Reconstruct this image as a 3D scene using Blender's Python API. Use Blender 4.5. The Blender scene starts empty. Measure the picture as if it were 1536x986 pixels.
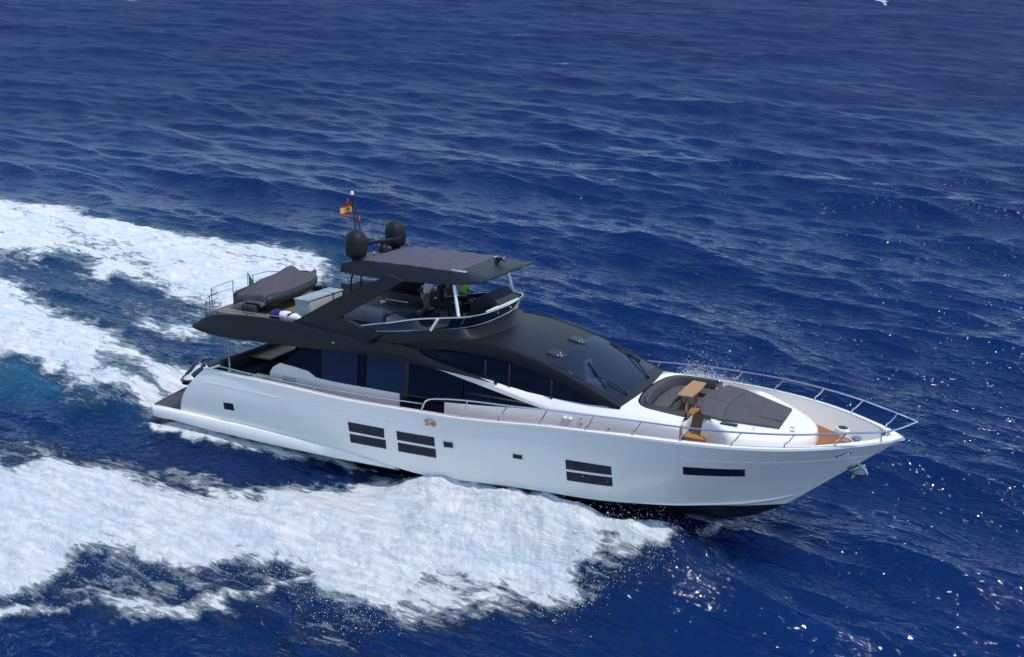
import bpy, bmesh, math, random
import numpy as np
from mathutils import Vector, Matrix
from mathutils.geometry import tessellate_polygon
rng = np.random.default_rng(7); random.seed(7)
S = bpy.context.scene
COL = S.collection
CAM_LOC=(29.05933, -28.03195, 19.81305)
CAM_RIGHT=(0.89355, 0.44894, -0.00530)
CAM_UP=(-0.17847, 0.36600, 0.91334)
CAM_DIR=(-0.41198, 0.81517, -0.40716)
CAM_F=0.976
BOAT_ROT=((0.99912, 0.00610, -0.04156), (0.00000, 0.98941, 0.14513), (0.04200, -0.14500, 0.98854))
BOAT_Z=-0.5830

# ------------------------------------------------------------------ camera, sky, sun
cam_data = bpy.data.cameras.new('camera'); cam = bpy.data.objects.new('camera', cam_data); COL.objects.link(cam)
Rm = Matrix((CAM_RIGHT, CAM_UP, [-c for c in CAM_DIR])).transposed().to_4x4()
cam.matrix_world = Matrix.Translation(CAM_LOC) @ Rm
cam_data.sensor_width = 36; cam_data.lens = CAM_F*36; cam_data.clip_end = 60000; cam_data.clip_start = .5
S.camera = cam
BOAT = Matrix.Translation((0, 0, BOAT_Z)) @ Matrix(BOAT_ROT).to_4x4()

SUN_EL = math.radians(67); SUN_AZ = math.radians(9)          # direction towards the sun, world frame
sd = Vector((math.cos(SUN_EL)*math.cos(SUN_AZ), math.cos(SUN_EL)*math.sin(SUN_AZ), math.sin(SUN_EL)))
w = bpy.data.worlds.new('World'); S.world = w; w.use_nodes = True
nt = w.node_tree; bg = nt.nodes['Background']; sky = nt.nodes.new('ShaderNodeTexSky')
sky.sky_type = 'NISHITA'; sky.sun_disc = False; sky.sun_elevation = SUN_EL
sky.sun_rotation = math.pi/2 - SUN_AZ; sky.air_density = 1.0; sky.dust_density = 0; sky.ozone_density = 3.0
nt.links.new(sky.outputs[0], bg.inputs[0]); bg.inputs[1].default_value = .15
sl = bpy.data.lights.new('sun', 'SUN'); sl.energy = 2.0; sl.angle = math.radians(.5); sl.color = (1, .975, .935)
so = bpy.data.objects.new('sun', sl); COL.objects.link(so); so.location = sd*200
so.rotation_euler = sd.to_track_quat('Z', 'Y').to_euler()
S.view_settings.view_transform = 'Standard'; S.view_settings.look = 'None'
S.view_settings.exposure = 0.56; S.view_settings.gamma = 1

# ------------------------------------------------------------------ materials
def mat(name, col, rough=.5, metal=0, spec=.5, coat=0, var=.08, vscale=3, bump=0, bscale=20, rvar=.1):
    m = bpy.data.materials.new(name); m.use_nodes = True
    t = m.node_tree; b = t.nodes['Principled BSDF']; L = t.links.new
    b.inputs['Metallic'].default_value = metal; b.inputs['Specular IOR Level'].default_value = spec
    b.inputs['Coat Weight'].default_value = coat; b.inputs['Coat Roughness'].default_value = .06
    tc = t.nodes.new('ShaderNodeTexCoord')
    n = t.nodes.new('ShaderNodeTexNoise'); n.inputs['Scale'].default_value = vscale; n.inputs['Detail'].default_value = 6
    L(tc.outputs['Object'], n.inputs['Vector'])
    mx = t.nodes.new('ShaderNodeMix'); mx.data_type = 'RGBA'
    mx.inputs['A'].default_value = (*[c*(1-var) for c in col], 1); mx.inputs['B'].default_value = (*[min(1, c*(1+var)) for c in col], 1)
    L(n.outputs['Fac'], mx.inputs['Factor']); L(mx.outputs['Result'], b.inputs['Base Color'])
    mr = t.nodes.new('ShaderNodeMapRange'); mr.inputs['To Min'].default_value = max(.02, rough*(1-rvar)); mr.inputs['To Max'].default_value = rough*(1+rvar)
    L(n.outputs['Fac'], mr.inputs['Value']); L(mr.outputs['Result'], b.inputs['Roughness'])
    if bump:
        n2 = t.nodes.new('ShaderNodeTexNoise'); n2.inputs['Scale'].default_value = bscale; n2.inputs['Detail'].default_value = 4
        L(tc.outputs['Object'], n2.inputs['Vector'])
        bp = t.nodes.new('ShaderNodeBump'); bp.inputs['Strength'].default_value = bump; bp.inputs['Distance'].default_value = .05
        L(n2.outputs['Fac'], bp.inputs['Height']); L(bp.outputs['Normal'], b.inputs['Normal'])
    return m
def teak(name, col, plank=.07, axis='Y'):
    m = mat(name, col, .55, spec=.3, var=.22, vscale=5)
    t = m.node_tree; L = t.links.new; b = t.nodes['Principled BSDF']
    tc = t.nodes.new('ShaderNodeTexCoord'); wv = t.nodes.new('ShaderNodeTexWave')
    wv.bands_direction = axis; wv.inputs['Scale'].default_value = 1/plank/6.283*1.9; wv.inputs['Distortion'].default_value = 0
    L(tc.outputs['Object'], wv.inputs['Vector'])
    r = t.nodes.new('ShaderNodeValToRGB'); r.color_ramp.elements[0].color = (.25, .2, .16, 1); r.color_ramp.elements[0].position = .02
    r.color_ramp.elements[1].position = .16; r.color_ramp.elements[1].color = (1, 1, 1, 1)
    L(wv.outputs['Fac'], r.inputs['Fac'])
    mm = t.nodes.new('ShaderNodeMix'); mm.data_type = 'RGBA'; mm.blend_type = 'MULTIPLY'; mm.inputs['Factor'].default_value = .8
    src = b.inputs['Base Color'].links[0].from_socket
    L(src, mm.inputs['A']); L(r.outputs['Color'], mm.inputs['B']); L(mm.outputs['Result'], b.inputs['Base Color'])
    return m
M = dict(
  gel=mat('white_gelcoat', (.89, .835, .755), .22, coat=.6, var=.02),
  cream=mat('cream_gelcoat', (.74, .70, .64), .35, var=.03),
  anti=mat('black_antifouling', (.012, .012, .014), .4, var=.2),
  dark=mat('dark_grey_paint', (.012, .014, .018), .42, spec=.17, var=.06),
  dome=mat('matt_dark_paint', (.015, .017, .020), .55, spec=.2, var=.05),
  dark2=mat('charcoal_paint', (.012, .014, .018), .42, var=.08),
  glass=mat('tinted_glass', (.005, .009, .020), .05, spec=.35, var=.25, vscale=.8),
  sglass=mat('saloon_glass_sea_reflection', (.017, .030, .066), .05, spec=.45, var=.45, vscale=.9),  # blue base colour paints the sea's reflection into the tinted glass
  hglass=mat('hull_window_glass', (.010, .017, .036), .06, spec=.2, var=.3),
  wglass=mat('windscreen_glass', (.010, .018, .045), .04, spec=.6, var=.2, vscale=.9),
  steel=mat('polished_steel', (.62, .62, .62), .18, metal=1),
  white=mat('white_paint', (.8, .8, .8), .35),
  fabric=mat('grey_canvas', (.080, .075, .080), .85, spec=.1, var=.12, vscale=6, bump=.25, bscale=9),
  canopy=mat('canopy_canvas', (.098, .090, .110), .8, spec=.1, var=.12, vscale=4, bump=.2, bscale=5),
  cover=mat('tender_cover_canvas', (.088, .080, .086), .9, spec=.1, var=.15, vscale=5, bump=.7, bscale=4),
  cushion=mat('grey_cushion', (.094, .087, .090), .85, spec=.1, var=.1, vscale=6, bump=.15, bscale=30),
  cush2=mat('charcoal_cushion', (.04, .041, .05), .85, spec=.2, var=.12, bump=.12, bscale=30),
  cushl=mat('pale_grey_cushion', (.38, .36, .36), .85, spec=.2, var=.1, bump=.12, bscale=30),
  rubber=mat('black_rubber', (.016, .017, .02), .6, var=.2),
  teak=teak('teak_planks', (.42, .20, .075)),
  teakb=teak('bow_teak_planks', (.34, .13, .045)),
  teakd=teak('dark_teak_planks', (.055, .042, .045)),
  teakt=mat('varnished_teak', (.40, .20, .08), .5, spec=.25, var=.2, vscale=8),
  brown=mat('brown_panel', (.05, .04, .034), .5, var=.15),
  redwood=mat('mahogany_edge', (.16, .05, .03), .4),
  box=mat('pale_blue_grey_lacquer', (.26, .30, .33), .35, var=.04),
  gold=mat('gilt_metal', (.62, .36, .16), .3, metal=.8),
  blue=mat('blue_plastic', (.02, .02, .12), .35),
  red=mat('red_plastic', (.5, .05, .03), .4),
  green=mat('green_cloth', (.01, .22, .06), .8, var=.1),
  skin=mat('skin', (.36, .18, .11), .55, var=.05),
  shirtw=mat('white_cotton', (.72, .73, .78), .85, var=.05, bump=.3, bscale=12),
  shirtg=mat('lime_cotton', (.26, .72, .03), .85, var=.08, bump=.3, bscale=12),
  shirtd=mat('charcoal_cotton', (.05, .05, .055), .85, var=.1),
  khaki=mat('khaki_cotton', (.24, .20, .16), .85),
  navy=mat('navy_cotton', (.015, .018, .035), .85),
  hair=mat('dark_hair', (.02, .014, .01), .6),
)

for k, q in (('wglass', .45),):
    t = M[k].node_tree; b_ = t.nodes['Principled BSDF']; tr = t.nodes.new('ShaderNodeBsdfTransparent'); tr.inputs[0].default_value = (.42, .5, .62, 1)
    ms_ = t.nodes.new('ShaderNodeMixShader'); ms_.inputs[0].default_value = q; t.links.new(b_.outputs[0], ms_.inputs[1]); t.links.new(tr.outputs[0], ms_.inputs[2]); t.links.new(ms_.outputs[0], t.nodes['Material Output'].inputs[0])
# ------------------------------------------------------------------ mesh helpers (boat frame: x forward, y port, z up)
def link(name, me, m, parent=None):
    o = bpy.data.objects.new(name, me); COL.objects.link(o)
    if m is not None:
        for k in (m if isinstance(m, (list, tuple)) else [m]): me.materials.append(k)
    if parent is not None: o.parent = parent
    return o
def build(name, bm, m, parent=None, smooth=35, weld=True):
    if weld: bmesh.ops.remove_doubles(bm, verts=bm.verts, dist=1e-5)
    bmesh.ops.recalc_face_normals(bm, faces=bm.faces)
    me = bpy.data.meshes.new(name); bm.to_mesh(me); bm.free()
    if smooth:
        me.polygons.foreach_set('use_smooth', [True]*len(me.polygons)); me.set_sharp_from_angle(angle=math.radians(smooth))
    return link(name, me, m, parent)
def loft(bm, secs, close=False, cap=False):
    R = [[bm.verts.new(tuple(map(float, p))) for p in s] for s in secs]
    n = len(R[0])
    for a, b in zip(R[:-1], R[1:]):
        for i in range(n if close else n-1):
            j = (i+1) % n
            try: bm.faces.new((a[i], a[j], b[j], b[i]))
            except ValueError: pass
    if cap:
        for r in (R[0], R[-1]):
            try: bm.faces.new(r)
            except ValueError: pass
    return R
def box(bm, x0, x1, y0, y1, z0, z1, bev=0.0, seg=2, mtx=None):
    r = bmesh.ops.create_cube(bm, size=1); vs = r['verts']
    for v in vs: v.co = Vector((x0+(v.co.x+.5)*(x1-x0), y0+(v.co.y+.5)*(y1-y0), z0+(v.co.z+.5)*(z1-z0)))
    if bev:
        es = {e for v in vs for e in v.link_edges}
        rr = bmesh.ops.bevel(bm, geom=list(es), offset=bev, segments=seg, affect='EDGES', profile=.5)
        vs = list({v for v in vs if v.is_valid} | set(rr['verts']))
    if mtx is not None: bmesh.ops.transform(bm, matrix=mtx, verts=vs)
    return vs
def spline(pts, n):
    P = np.array(pts, float)
    if len(P) < 3: return np.array([P[0]+(P[-1]-P[0])*t for t in np.linspace(0, 1, n)])
    d = np.concatenate([[0], np.cumsum(np.maximum(1e-6, np.linalg.norm(np.diff(P, axis=0), axis=1))**.5)])
    return cspl(d, P, np.linspace(0, d[-1], n))
def cspl(d, P, q):
    P = np.asarray(P, float); d = np.asarray(d, float); q = np.asarray(q, float)
    one = P.ndim == 1
    if one: P = P[:, None]
    m = np.zeros_like(P); dd = np.diff(d)[:, None]; sl_ = np.diff(P, axis=0)/dd
    m[1:-1] = (sl_[1:]*dd[:-1]+sl_[:-1]*dd[1:])/(dd[1:]+dd[:-1]); m[0] = sl_[0]; m[-1] = sl_[-1]
    k = np.clip(np.searchsorted(d, q, side='right')-1, 0, len(d)-2); h = d[k+1]-d[k]; t = ((q-d[k])/h)[:, None]; h = h[:, None]
    o = (2*t**3-3*t**2+1)*P[k]+(t**3-2*t**2+t)*h*m[k]+(-2*t**3+3*t**2)*P[k+1]+(t**3-t**2)*h*m[k+1]
    return o[:, 0] if one else o
def tube(bm, pts, r=.02, n=8, close=False, cap=True):
    P = [Vector(tuple(map(float, p))) for p in pts]; secs = []
    up = None
    for i, p in enumerate(P):
        a = P[(i-1) % len(P)] if (i or close) else p; b = P[(i+1) % len(P)] if (i < len(P)-1 or close) else p
        t = (b-a).normalized()
        if up is None: up = Vector((0, 0, 1)) if abs(t.z) < .9 else Vector((1, 0, 0))
        s = t.cross(up).normalized(); up = s.cross(t).normalized()
        rr = r[i] if hasattr(r, '__len__') else r
        secs.append([p+(s*math.cos(2*math.pi*k/n)+up*math.sin(2*math.pi*k/n))*rr for k in range(n)])
    if close: secs.append(secs[0])
    loft(bm, secs, close=True, cap=cap and not close)
def lathe(bm, prof, cen, n=24):
    secs = [[(cen[0]+r*math.cos(2*math.pi*k/n), cen[1]+r*math.sin(2*math.pi*k/n), cen[2]+z) for k in range(n)] for r, z in prof]
    loft(bm, secs, close=True, cap=True)
def slab(bm, poly, f0, f1):
    """closed plate from a 2-D outline; f0/f1 map (a,b)->3-D for its two faces"""
    A = [bm.verts.new(f0(*p)) for p in poly]; B = [bm.verts.new(f1(*p)) for p in poly]
    for tri in tessellate_polygon([[Vector((p[0], p[1], 0)) for p in poly]]):
        bm.faces.new([A[i] for i in tri]); bm.faces.new([B[i] for i in reversed(tri)])
    n = len(poly)
    for i in range(n):
        j = (i+1) % n; bm.faces.new((A[i], A[j], B[j], B[i]))
def dense(poly, step=.4, closed=True):
    o = []
    n = len(poly)
    for i in range(n if closed else n-1):
        a = np.array(poly[i], float); b = np.array(poly[(i+1) % n], float); k = max(1, int(np.linalg.norm(b-a)/step))
        for j in range(k): o.append(tuple(a+(b-a)*j/k))
    if not closed: o.append(tuple(poly[-1]))
    return o
def tag(o, label, cat, group=None, kind=None):
    if label: o['label'] = label
    if cat: o['category'] = cat
    if group: o['group'] = group
    if kind: o['kind'] = kind
    return o
def thing(name, label, cat, loc=(0, 0, 0), rotz=0, group=None):
    o = bpy.data.objects.new(name, None); COL.objects.link(o); o.empty_display_size = .3
    o.matrix_world = BOAT @ Matrix.Translation(loc) @ Matrix.Rotation(rotz, 4, 'Z')
    return tag(o, label, cat, group)

Y = thing('motor_yacht', 'white and dark grey motor yacht speeding across the blue sea', 'yacht')
def part(name, bm, m, parent=None, **k): return build(name, bm, m, parent or Y, **k)

# ------------------------------------------------------------------ hull
SH = np.array([(2.97,2.95,2.80),(6.4,3.12,2.87),(9.85,3.20,2.86),(12.95,3.24,2.99),(14.5,3.26,3.07),(16.26,3.28,3.25),(17.45,3.30,3.39),(19,3.34,3.53),(20.55,3.38,3.67),(22.02,3.27,3.74),(23.5,3.0,3.79),(24.93,2.48,3.84),(26.24,1.68,3.89),(27.4,.68,3.94),(28,0.0,3.95)])
CH = np.array([(1.62,2.95,.80),(5.5,2.95,.86),(8.8,2.95,.84),(11.8,2.94,.60),(13.2,2.93,.57),(14.9,2.93,.74),(16.2,2.93,.87),(17.6,2.9,.97),(19.1,2.78,1.02),(20.4,2.50,1.07),(21.6,2.02,1.09),(22.6,1.40,1.06),(23.5,.85,1.03),(24.3,.3,1.02),(24.75,0,1.03)])
KE = np.array([(1.62,0,-.45),(5.5,0,-.45),(8.8,0,-.45),(11.8,0,-.45),(13.2,0,-.45),(14.9,0,-.45),(16.2,0,-.43),(17.6,0,-.4),(19.1,0,-.34),(20.4,0,-.24),(21.6,0,-.1),(22.6,0,.04),(23.5,0,.28),(24.3,0,.72),(24.75,0,1.02)])
TI = np.linspace(0, 1, len(SH))
def curve(A, t): return cspl(TI, A, np.atleast_1d(t))
def hull_p(t, h):
    s = curve(SH, t)[0]; c = curve(CH, t)[0]
    f = min(1, max(0, (t-.45)/.4)); e = 1+.55*f; ex = 1+.9*max(0, 1-t/.12)
    return np.array([c[0]+(s[0]-c[0])*h**ex, c[1]+(s[1]-c[1])*h**e + .05*math.sin(math.pi*h)*(1-f), c[2]+(s[2]-c[2])*h])
def hull_at(x, z):
    h = .5; t = .5
    for _ in range(9):
        lo, hi = 0., 1.
        for _ in range(22):
            mid = (lo+hi)/2
            if hull_p(mid, h)[0] < x: lo = mid
            else: hi = mid
        t = (lo+hi)/2; s = curve(SH, t)[0]; c = curve(CH, t)[0]; h = min(1, max(0, (z-c[2])/(s[2]-c[2])))
    return hull_p(t, h)
def sheer(x):
    t = np.interp(x, SH[:, 0], TI); return curve(SH, t)[0]
TT = np.linspace(0, 1, 90)
bm = bmesh.new()
for sgn in (-1, 1):
    loft(bm, [[hull_p(t, h)*np.array([1, sgn, 1]) for h in np.linspace(0, 1, 14)] for t in TT])
part('hull', bm, M['gel'], smooth=50)
bm = bmesh.new()
secs = []
for t in TT:
    c = curve(CH, t)[0]; k = curve(KE, t)[0]
    half = [k+(c-k)*q+np.array([0, 0, -.10*math.sin(math.pi*q)*(c[1]/3)]) for q in np.linspace(0, 1, 8)]
    secs.append([p*np.array([1, -1, 1]) for p in half[::-1]]+half[1:])
loft(bm, secs); bm.faces.new([bm.verts.new(tuple(p)) for p in secs[0]])
part('hull_bottom', bm, M['anti'])
# bulwark cap and inner wall, deck
def zdeck(x): return float(np.interp(x, [2.9, 5.7, 6.0, 13, 17.5, 20, 24, 28], [2.0, 2.0, 2.25, 2.3, 2.85, 3.08, 3.28, 3.34]))
XS = np.concatenate([np.linspace(2.97, 24, 60), np.linspace(24.2, 27.5, 24)])
bc, bi, bd = bmesh.new(), bmesh.new(), bmesh.new()
deck_l = []
for sgn in (-1, 1):
    cs, iw = [], []
    for x in list(XS)+[27.8, 28.02]:
        s = sheer(x); s2 = sheer(min(28, x+.05)); s1 = sheer(x-.05); tg = (s2-s1)[:2]; tg /= np.linalg.norm(tg); nrm = np.array([-tg[1], tg[0]])   # outward (port side)
        if nrm[1] < 0: nrm = -nrm
        o = s[:2]+nrm*.025; i_ = s[:2]-nrm*.16
        if x > 27.2: i_ = np.array([x-.25*(x-27.2)/.8, max(.0, s[1]-.2)]); o[1] = max(o[1], 0.0)
        i_[1] = max(i_[1], 0)
        z = s[2]
        cs.append([(o[0], sgn*o[1], z-.06), (o[0], sgn*o[1], z+.015), ((o[0]*.8+i_[0]*.2), sgn*(o[1]*.8+i_[1]*.2), z+.03), (i_[0], sgn*i_[1], z+.03), (i_[0], sgn*i_[1], z-.05)])
        if x <= 27.45:
            zd = zdeck(x); yd = max(0.02, hull_at(min(x, 27.3), zd)[1]-.12)
            if x > 26.9: yd = max(.0, min(yd, (27.5-x)*1.2))
            iw.append([(i_[0], sgn*i_[1], z), (i_[0]*.6+x*.4, sgn*(yd*.35+i_[1]*.65), zd+(z-zd)*.6), (x, sgn*yd, zd)])
            if sgn == 1: deck_l.append((x, yd, zd))
    loft(bc, cs); loft(bi, iw)
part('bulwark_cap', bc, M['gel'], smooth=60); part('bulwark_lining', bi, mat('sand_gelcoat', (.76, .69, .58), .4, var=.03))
loft(bd, [[(x, -y, z), (x, -y*.5, z+.005), (x, y*.5, z+.005), (x, y, z)] for x, y, z in deck_l if x > 5.6])
part('side_deck', bd, M['teakb'])
# stern: spray rail along the chine, platform, transom
bm = bmesh.new()
for sgn in (-1, 1):
    secs = []
    for q in np.linspace(0, 1, 30):
        x = .3+q*11.4; yo = 3.14-.16*q**2; zt = np.interp(x, [0, 5, 8.8, 10.5, 11.8], [.83, .88, .85, .72, .58]); zb = np.interp(x, [0, 3, 6, 9, 11.8], [.46, .36, .36, .4, .5])
        secs.append([(x, sgn*(yo-.2), zt+.03), (x, sgn*(yo-.03), zt), (x, sgn*yo, zt-.05), (x, sgn*(yo-.02), zb+.05), (x, sgn*(yo-.3), zb-.12)])
    loft(bm, secs, close=True, cap=True)
part('chine_rail', bm, M['gel'])
half = [(2.0, 3.0), (.6, 3.12), (.22, 3.10), (.04, 2.98), (-.08, 2.5), (-.25, 1.6), (-.36, .8)]
outl = [(x, -y) for x, y in half]+[(-.40, 0)]+[(x, y) for x, y in half[::-1]]
bm = bmesh.new()
secs = []
for inset, z in ((.35, .28), (.03, .42), (0, .52), (0, .76), (.03, .81), (.07, .82)):
    secs.append([(x+inset*(1 if x < 1.9 else 0), y*(1-inset/3.1), z) for x, y in outl])
R_ = loft(bm, secs, close=True, cap=True)
sp = part('swim_platform', bm, M['gel'])
bm = bmesh.new(); slab(bm, [(x+.1*(x < 1.9), y*.955) for x, y in outl], lambda a, b: (a, b, .824), lambda a, b: (a, b, .845)); part('decking', bm, M['teakd'], sp, smooth=0)
bm = bmesh.new(); tube(bm, [(x+.09*(x < 1.9), y*.962, .838) for x, y in outl], .022, 6); part('edge_trim', bm, M['redwood'], sp)
bm = bmesh.new()
bm.free()
for q in range(7):
    bm = bmesh.new(); box(bm, .3+q*.2, .36+q*.2, -3.03, -2.98, .83, .86, .008); part('cleat', bm, M['steel'], sp)
bm = bmesh.new()   # transom and garage door
secs = []
for sgn_y in np.linspace(-1, 1, 9):
    secs.append([np.array([hull_p(0, h)[0]+.12*(1-sgn_y**2), sgn_y*(hull_p(0, h)[1]-.01), hull_p(0, h)[2]]) for h in np.linspace(0, 1, 12)])
loft(bm, secs)
secs = [[(2.97+.12*(1-q*q), q*2.94, 2.80), (3.2+.12*(1-q*q), q*2.9, 2.82)] for q in np.linspace(-1, 1, 9)]
loft(bm, secs); part('transom', bm, M['gel'], smooth=40)

# hull windows
def hquad(name, cor, frame, glass, inset=.028, off=.012, mull=0):
    """cor: 4 (x,z) corners tl,tr,br,bl on the starboard side"""
    c = np.array(cor, float)
    def P(u, v, o):
        xz = (c[0]*(1-u)+c[1]*u)*(1-v)+(c[3]*(1-u)+c[2]*u)*v
        p = hull_at(xz[0], xz[1]); return (p[0], -(p[1]+o), p[2]-.02*o)
    nu = max(2, int(abs(c[1, 0]-c[0, 0])/.3)+1)
    def patch(bm, u0, u1, v0, v1, o):
        us = np.linspace(u0, u1, nu); rows = [[P(u, v, o) for u in us] for v in (v0, v1)]
        loft(bm, [[P(us[0], v0, -.02), P(us[0], v1, -.02)]]+[[rows[0][k], rows[1][k]] for k in range(nu)]+[[P(us[-1], v0, -.02), P(us[-1], v1, -.02)]])
        loft(bm, [[P(u, v0, -.02) for u in us], rows[0]]); loft(bm, [rows[1], [P(u, v1, -.02) for u in us]])
    bm = bmesh.new(); patch(bm, 0, 1, 0, 1, off); f = part(name, bm, frame, smooth=30)
    W_ = abs(c[1, 0]-c[0, 0]); H_ = abs(c[0, 1]-c[3, 1]); iu, iv = inset/W_, inset/H_
    segs = [(iu, 1-iu)] if not mull else [(iu+(1-2*iu)*k/mull+(.012 if k else 0), iu+(1-2*iu)*(k+1)/mull-(.012 if k < mull-1 else 0)) for k in range(mull)]
    for a, b in segs:
        bm = bmesh.new(); patch(bm, a, b, iv, 1-iv, off+.006); part('pane', bm, glass, f, smooth=30)
BK = mat('black_window_surround', (.008, .008, .01), .25)
hquad('hull_window', [(9.85,2.03),(11.40,2.08),(11.39,1.71),(9.87,1.66)], BK, M['hglass'], .045, mull=3)
hquad('hull_window', [(9.87,1.56),(11.43,1.64),(11.42,1.28),(9.87,1.21)], BK, M['hglass'], .05)
hquad('hull_window', [(11.92,2.09),(13.46,2.17),(13.46,1.82),(11.93,1.75)], BK, M['hglass'], .05)
hquad('hull_window', [(11.94,1.65),(13.48,1.73),(13.48,1.38),(11.93,1.30)], BK, M['hglass'], .05)
hquad('hull_window', [(18.32,2.38),(19.86,2.44),(19.85,2.11),(18.33,2.03)], BK, M['hglass'], .02)
hquad('hull_window', [(18.33,1.94),(19.86,2.02),(19.85,1.66),(18.34,1.60)], BK, M['hglass'], .02)
hquad('hull_window', [(22.06,2.80),(23.79,2.82),(23.75,2.47),(22.04,2.47)], BK, M['hglass'], .03)
for c in ([(3.95,1.66),(4.43,1.69),(4.47,1.41),(3.96,1.38)], [(13.77,2.13),(14.22,2.17),(14.23,1.89),(13.79,1.84)], [(16.40,2.23),(16.83,2.25),(16.84,2.02),(16.41,1.98)]):
    hquad('porthole', c, M['steel'] if c[0][0] > 5 else BK, M['hglass'], .045)
for sgn in (-1, 1):
    bm = bmesh.new(); secs = []
    for q in np.linspace(0, 1, 24):
        x, z = 20.6+q*4.75, float(np.interp(q, [0, .45, .62, .8, 1], [1.10, 1.10, 1.14, 1.28, 1.56])); a = hull_at(x, z); b = hull_at(x, z-.13); c = hull_at(x, z+.06); e = .075*math.sin(math.pi*min(1, q*1.02))**.5
        secs.append([(c[0], sgn*(c[1]-.01), c[2]), (a[0], sgn*(a[1]+e), a[2]), (b[0], sgn*(b[1]-.01), b[2])])
    loft(bm, secs); part('spray_strake', bm, M['gel'], smooth=25)
for sgn in (-1, 1):
    bm = bmesh.new()
    tube(bm, [(p[0], sgn*(p[1]+.002), p[2]) for p in (hull_p(t, .76) for t in np.linspace(.01, .985, 120))], .007, 6); part('hull_moulding', bm, M['gel'])
# gilt crest, bow fairlead, anchor
bm = bmesh.new()
def hp(x, z, o=.02): p = hull_at(x, z); return (p[0], -(p[1]+o), p[2])
sc = [(13.27,2.76),(13.2,2.78),(13.13,2.75),(13.13,2.70),(13.2,2.68),(13.27,2.66),(13.27,2.61),(13.2,2.58),(13.13,2.60)]
tube(bm, [hp(x, z) for x, z in spline(sc, 26)[:, :]], .026, 6)
tube(bm, [hp(13.45+.09*math.cos(a), 2.68+.09*math.sin(a)) for a in np.linspace(0, 6.283, 20)[:-1]], .024, 6, close=True)
tube(bm, [hp(13.08+.05*k, 2.81-.012*abs(k-4.5)) for k in range(10)], .014, 6)
tube(bm, [hp(13.45+.03*math.cos(a), 2.68+.03*math.sin(a)) for a in np.linspace(0, 6.283, 10)[:-1]], .02, 6, close=True)
part('crest', bm, M['gold'])
bm = bmesh.new()
tube(bm, [hp(26.44+.2*math.cos(a), 3.44+.055*math.sin(a)+.10*math.cos(a), .015) for a in np.linspace(0, 6.283, 20)[:-1]], .03, 6, close=True)
f = part('fairlead', bm, M['steel'])
bm = bmesh.new(); slab(bm, [(26.44+.19*math.cos(a), 3.44+.05*math.sin(a)+.10*math.cos(a)) for a in np.linspace(0, 6.283, 20)[:-1]], lambda a, b: hp(a, b, .008), lambda a, b: hp(a, b, -.03)); part('opening', bm, BK, f)
bm = bmesh.new()   # anchor under the stem
box(bm, 26.55, 27.15, -.045, .045, 2.55, 2.66, .02, mtx=Matrix.Translation((26.8,0,2.6))@Matrix.Rotation(math.radians(-35),4,'Y')@Matrix.Translation((-26.8,0,-2.6)))
for sgn in (-1, 1):
    secs = []
    for q in np.linspace(0, 1, 6):
        secs.append([(27.12-.42*q, sgn*(.03+.30*q), 2.36-.12*q+.10*q*q), (27.22-.30*q, sgn*(.05+.26*q), 2.50+.05*q), (27.05-.35*q, sgn*.02, 2.50-.05*q)])
    loft(bm, secs, close=True, cap=True)
tube(bm, [(26.62,0,2.86),(26.85,0,2.8),(27.08,0,2.66),(27.2,0,2.45)], [.05,.07,.07,.03], 8)
bmesh.ops.transform(bm, matrix=Matrix.Translation((26.70,0,2.82))@Matrix.Scale(.86,4)@Matrix.Translation((-26.74,0,-2.78)), verts=bm.verts)
part('anchor', bm, mat('dull_steel', (.42, .42, .42), .3, metal=1))
bm = bmesh.new(); tube(bm, [(26.45,.0,2.72),(26.62,.0,2.86)], .13, 12); part('anchor_pocket', bm, M['steel'])

# ------------------------------------------------------------------ cabin sides
def yh(x, z): return float(np.interp(x, [5.5, 12, 17, 19.6, 21.8], [2.38, 2.38, 2.50, 2.60, 2.64]))-.10*max(0, z-2.6)/1.2
def side(sgn, off): return lambda a, b: (a, sgn*(yh(a, b)+off), b)
def plate(name, poly, m, off0, off1, parent=None, both=True, step=.5, smooth=0, label=None):
    for sgn in ((-1, 1) if both else (-1,)):
        bm = bmesh.new(); slab(bm, dense(poly, step), side(sgn, off1), side(sgn, off0)); o = part(name, bm, m, parent, smooth=smooth)
    return o
plate('cabin_side', [(5.71,2.0),(5.71,2.99),(5.85,3.2),(6.17,3.40),(6.8,3.37),(7.48,3.30),(7.66,3.22),(7.84,3.12),(8.65,3.09),(11.51,3.14),(11.51,2.2)], M['gel'], -.06, .0)
KN = [(15.3,4.06),(16.3,3.86),(17.38,3.66),(18.71,3.76),(20.07,3.83),(21.2,3.86),(21.78,3.84)]
plate('cabin_side', [(13.37,2.25),(13.37,3.15),(14.83,3.31),(16.02,3.46),(17.33,3.60),(16.0,3.80),(14.57,4.03),(13.2,4.25),(11.83,4.38),(13.2,4.36),(14.31,4.31),(15.2,4.22)]+KN+[(21.78,3.05),(19,2.8),(17,2.55)], M['gel'], -.06, .0, smooth=30)
bm = bmesh.new()
for x0, x1 in ((5.9, 11.4), (13.5, 16.5)):
    pass
bm.free()
for k in range(2):
    bm = bmesh.new(); box(bm, 6.35, 6.95, -2.395, -2.36, 2.80+k*.11, 2.85+k*.11, .01); part('vent_grille', bm, M['steel'])
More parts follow.
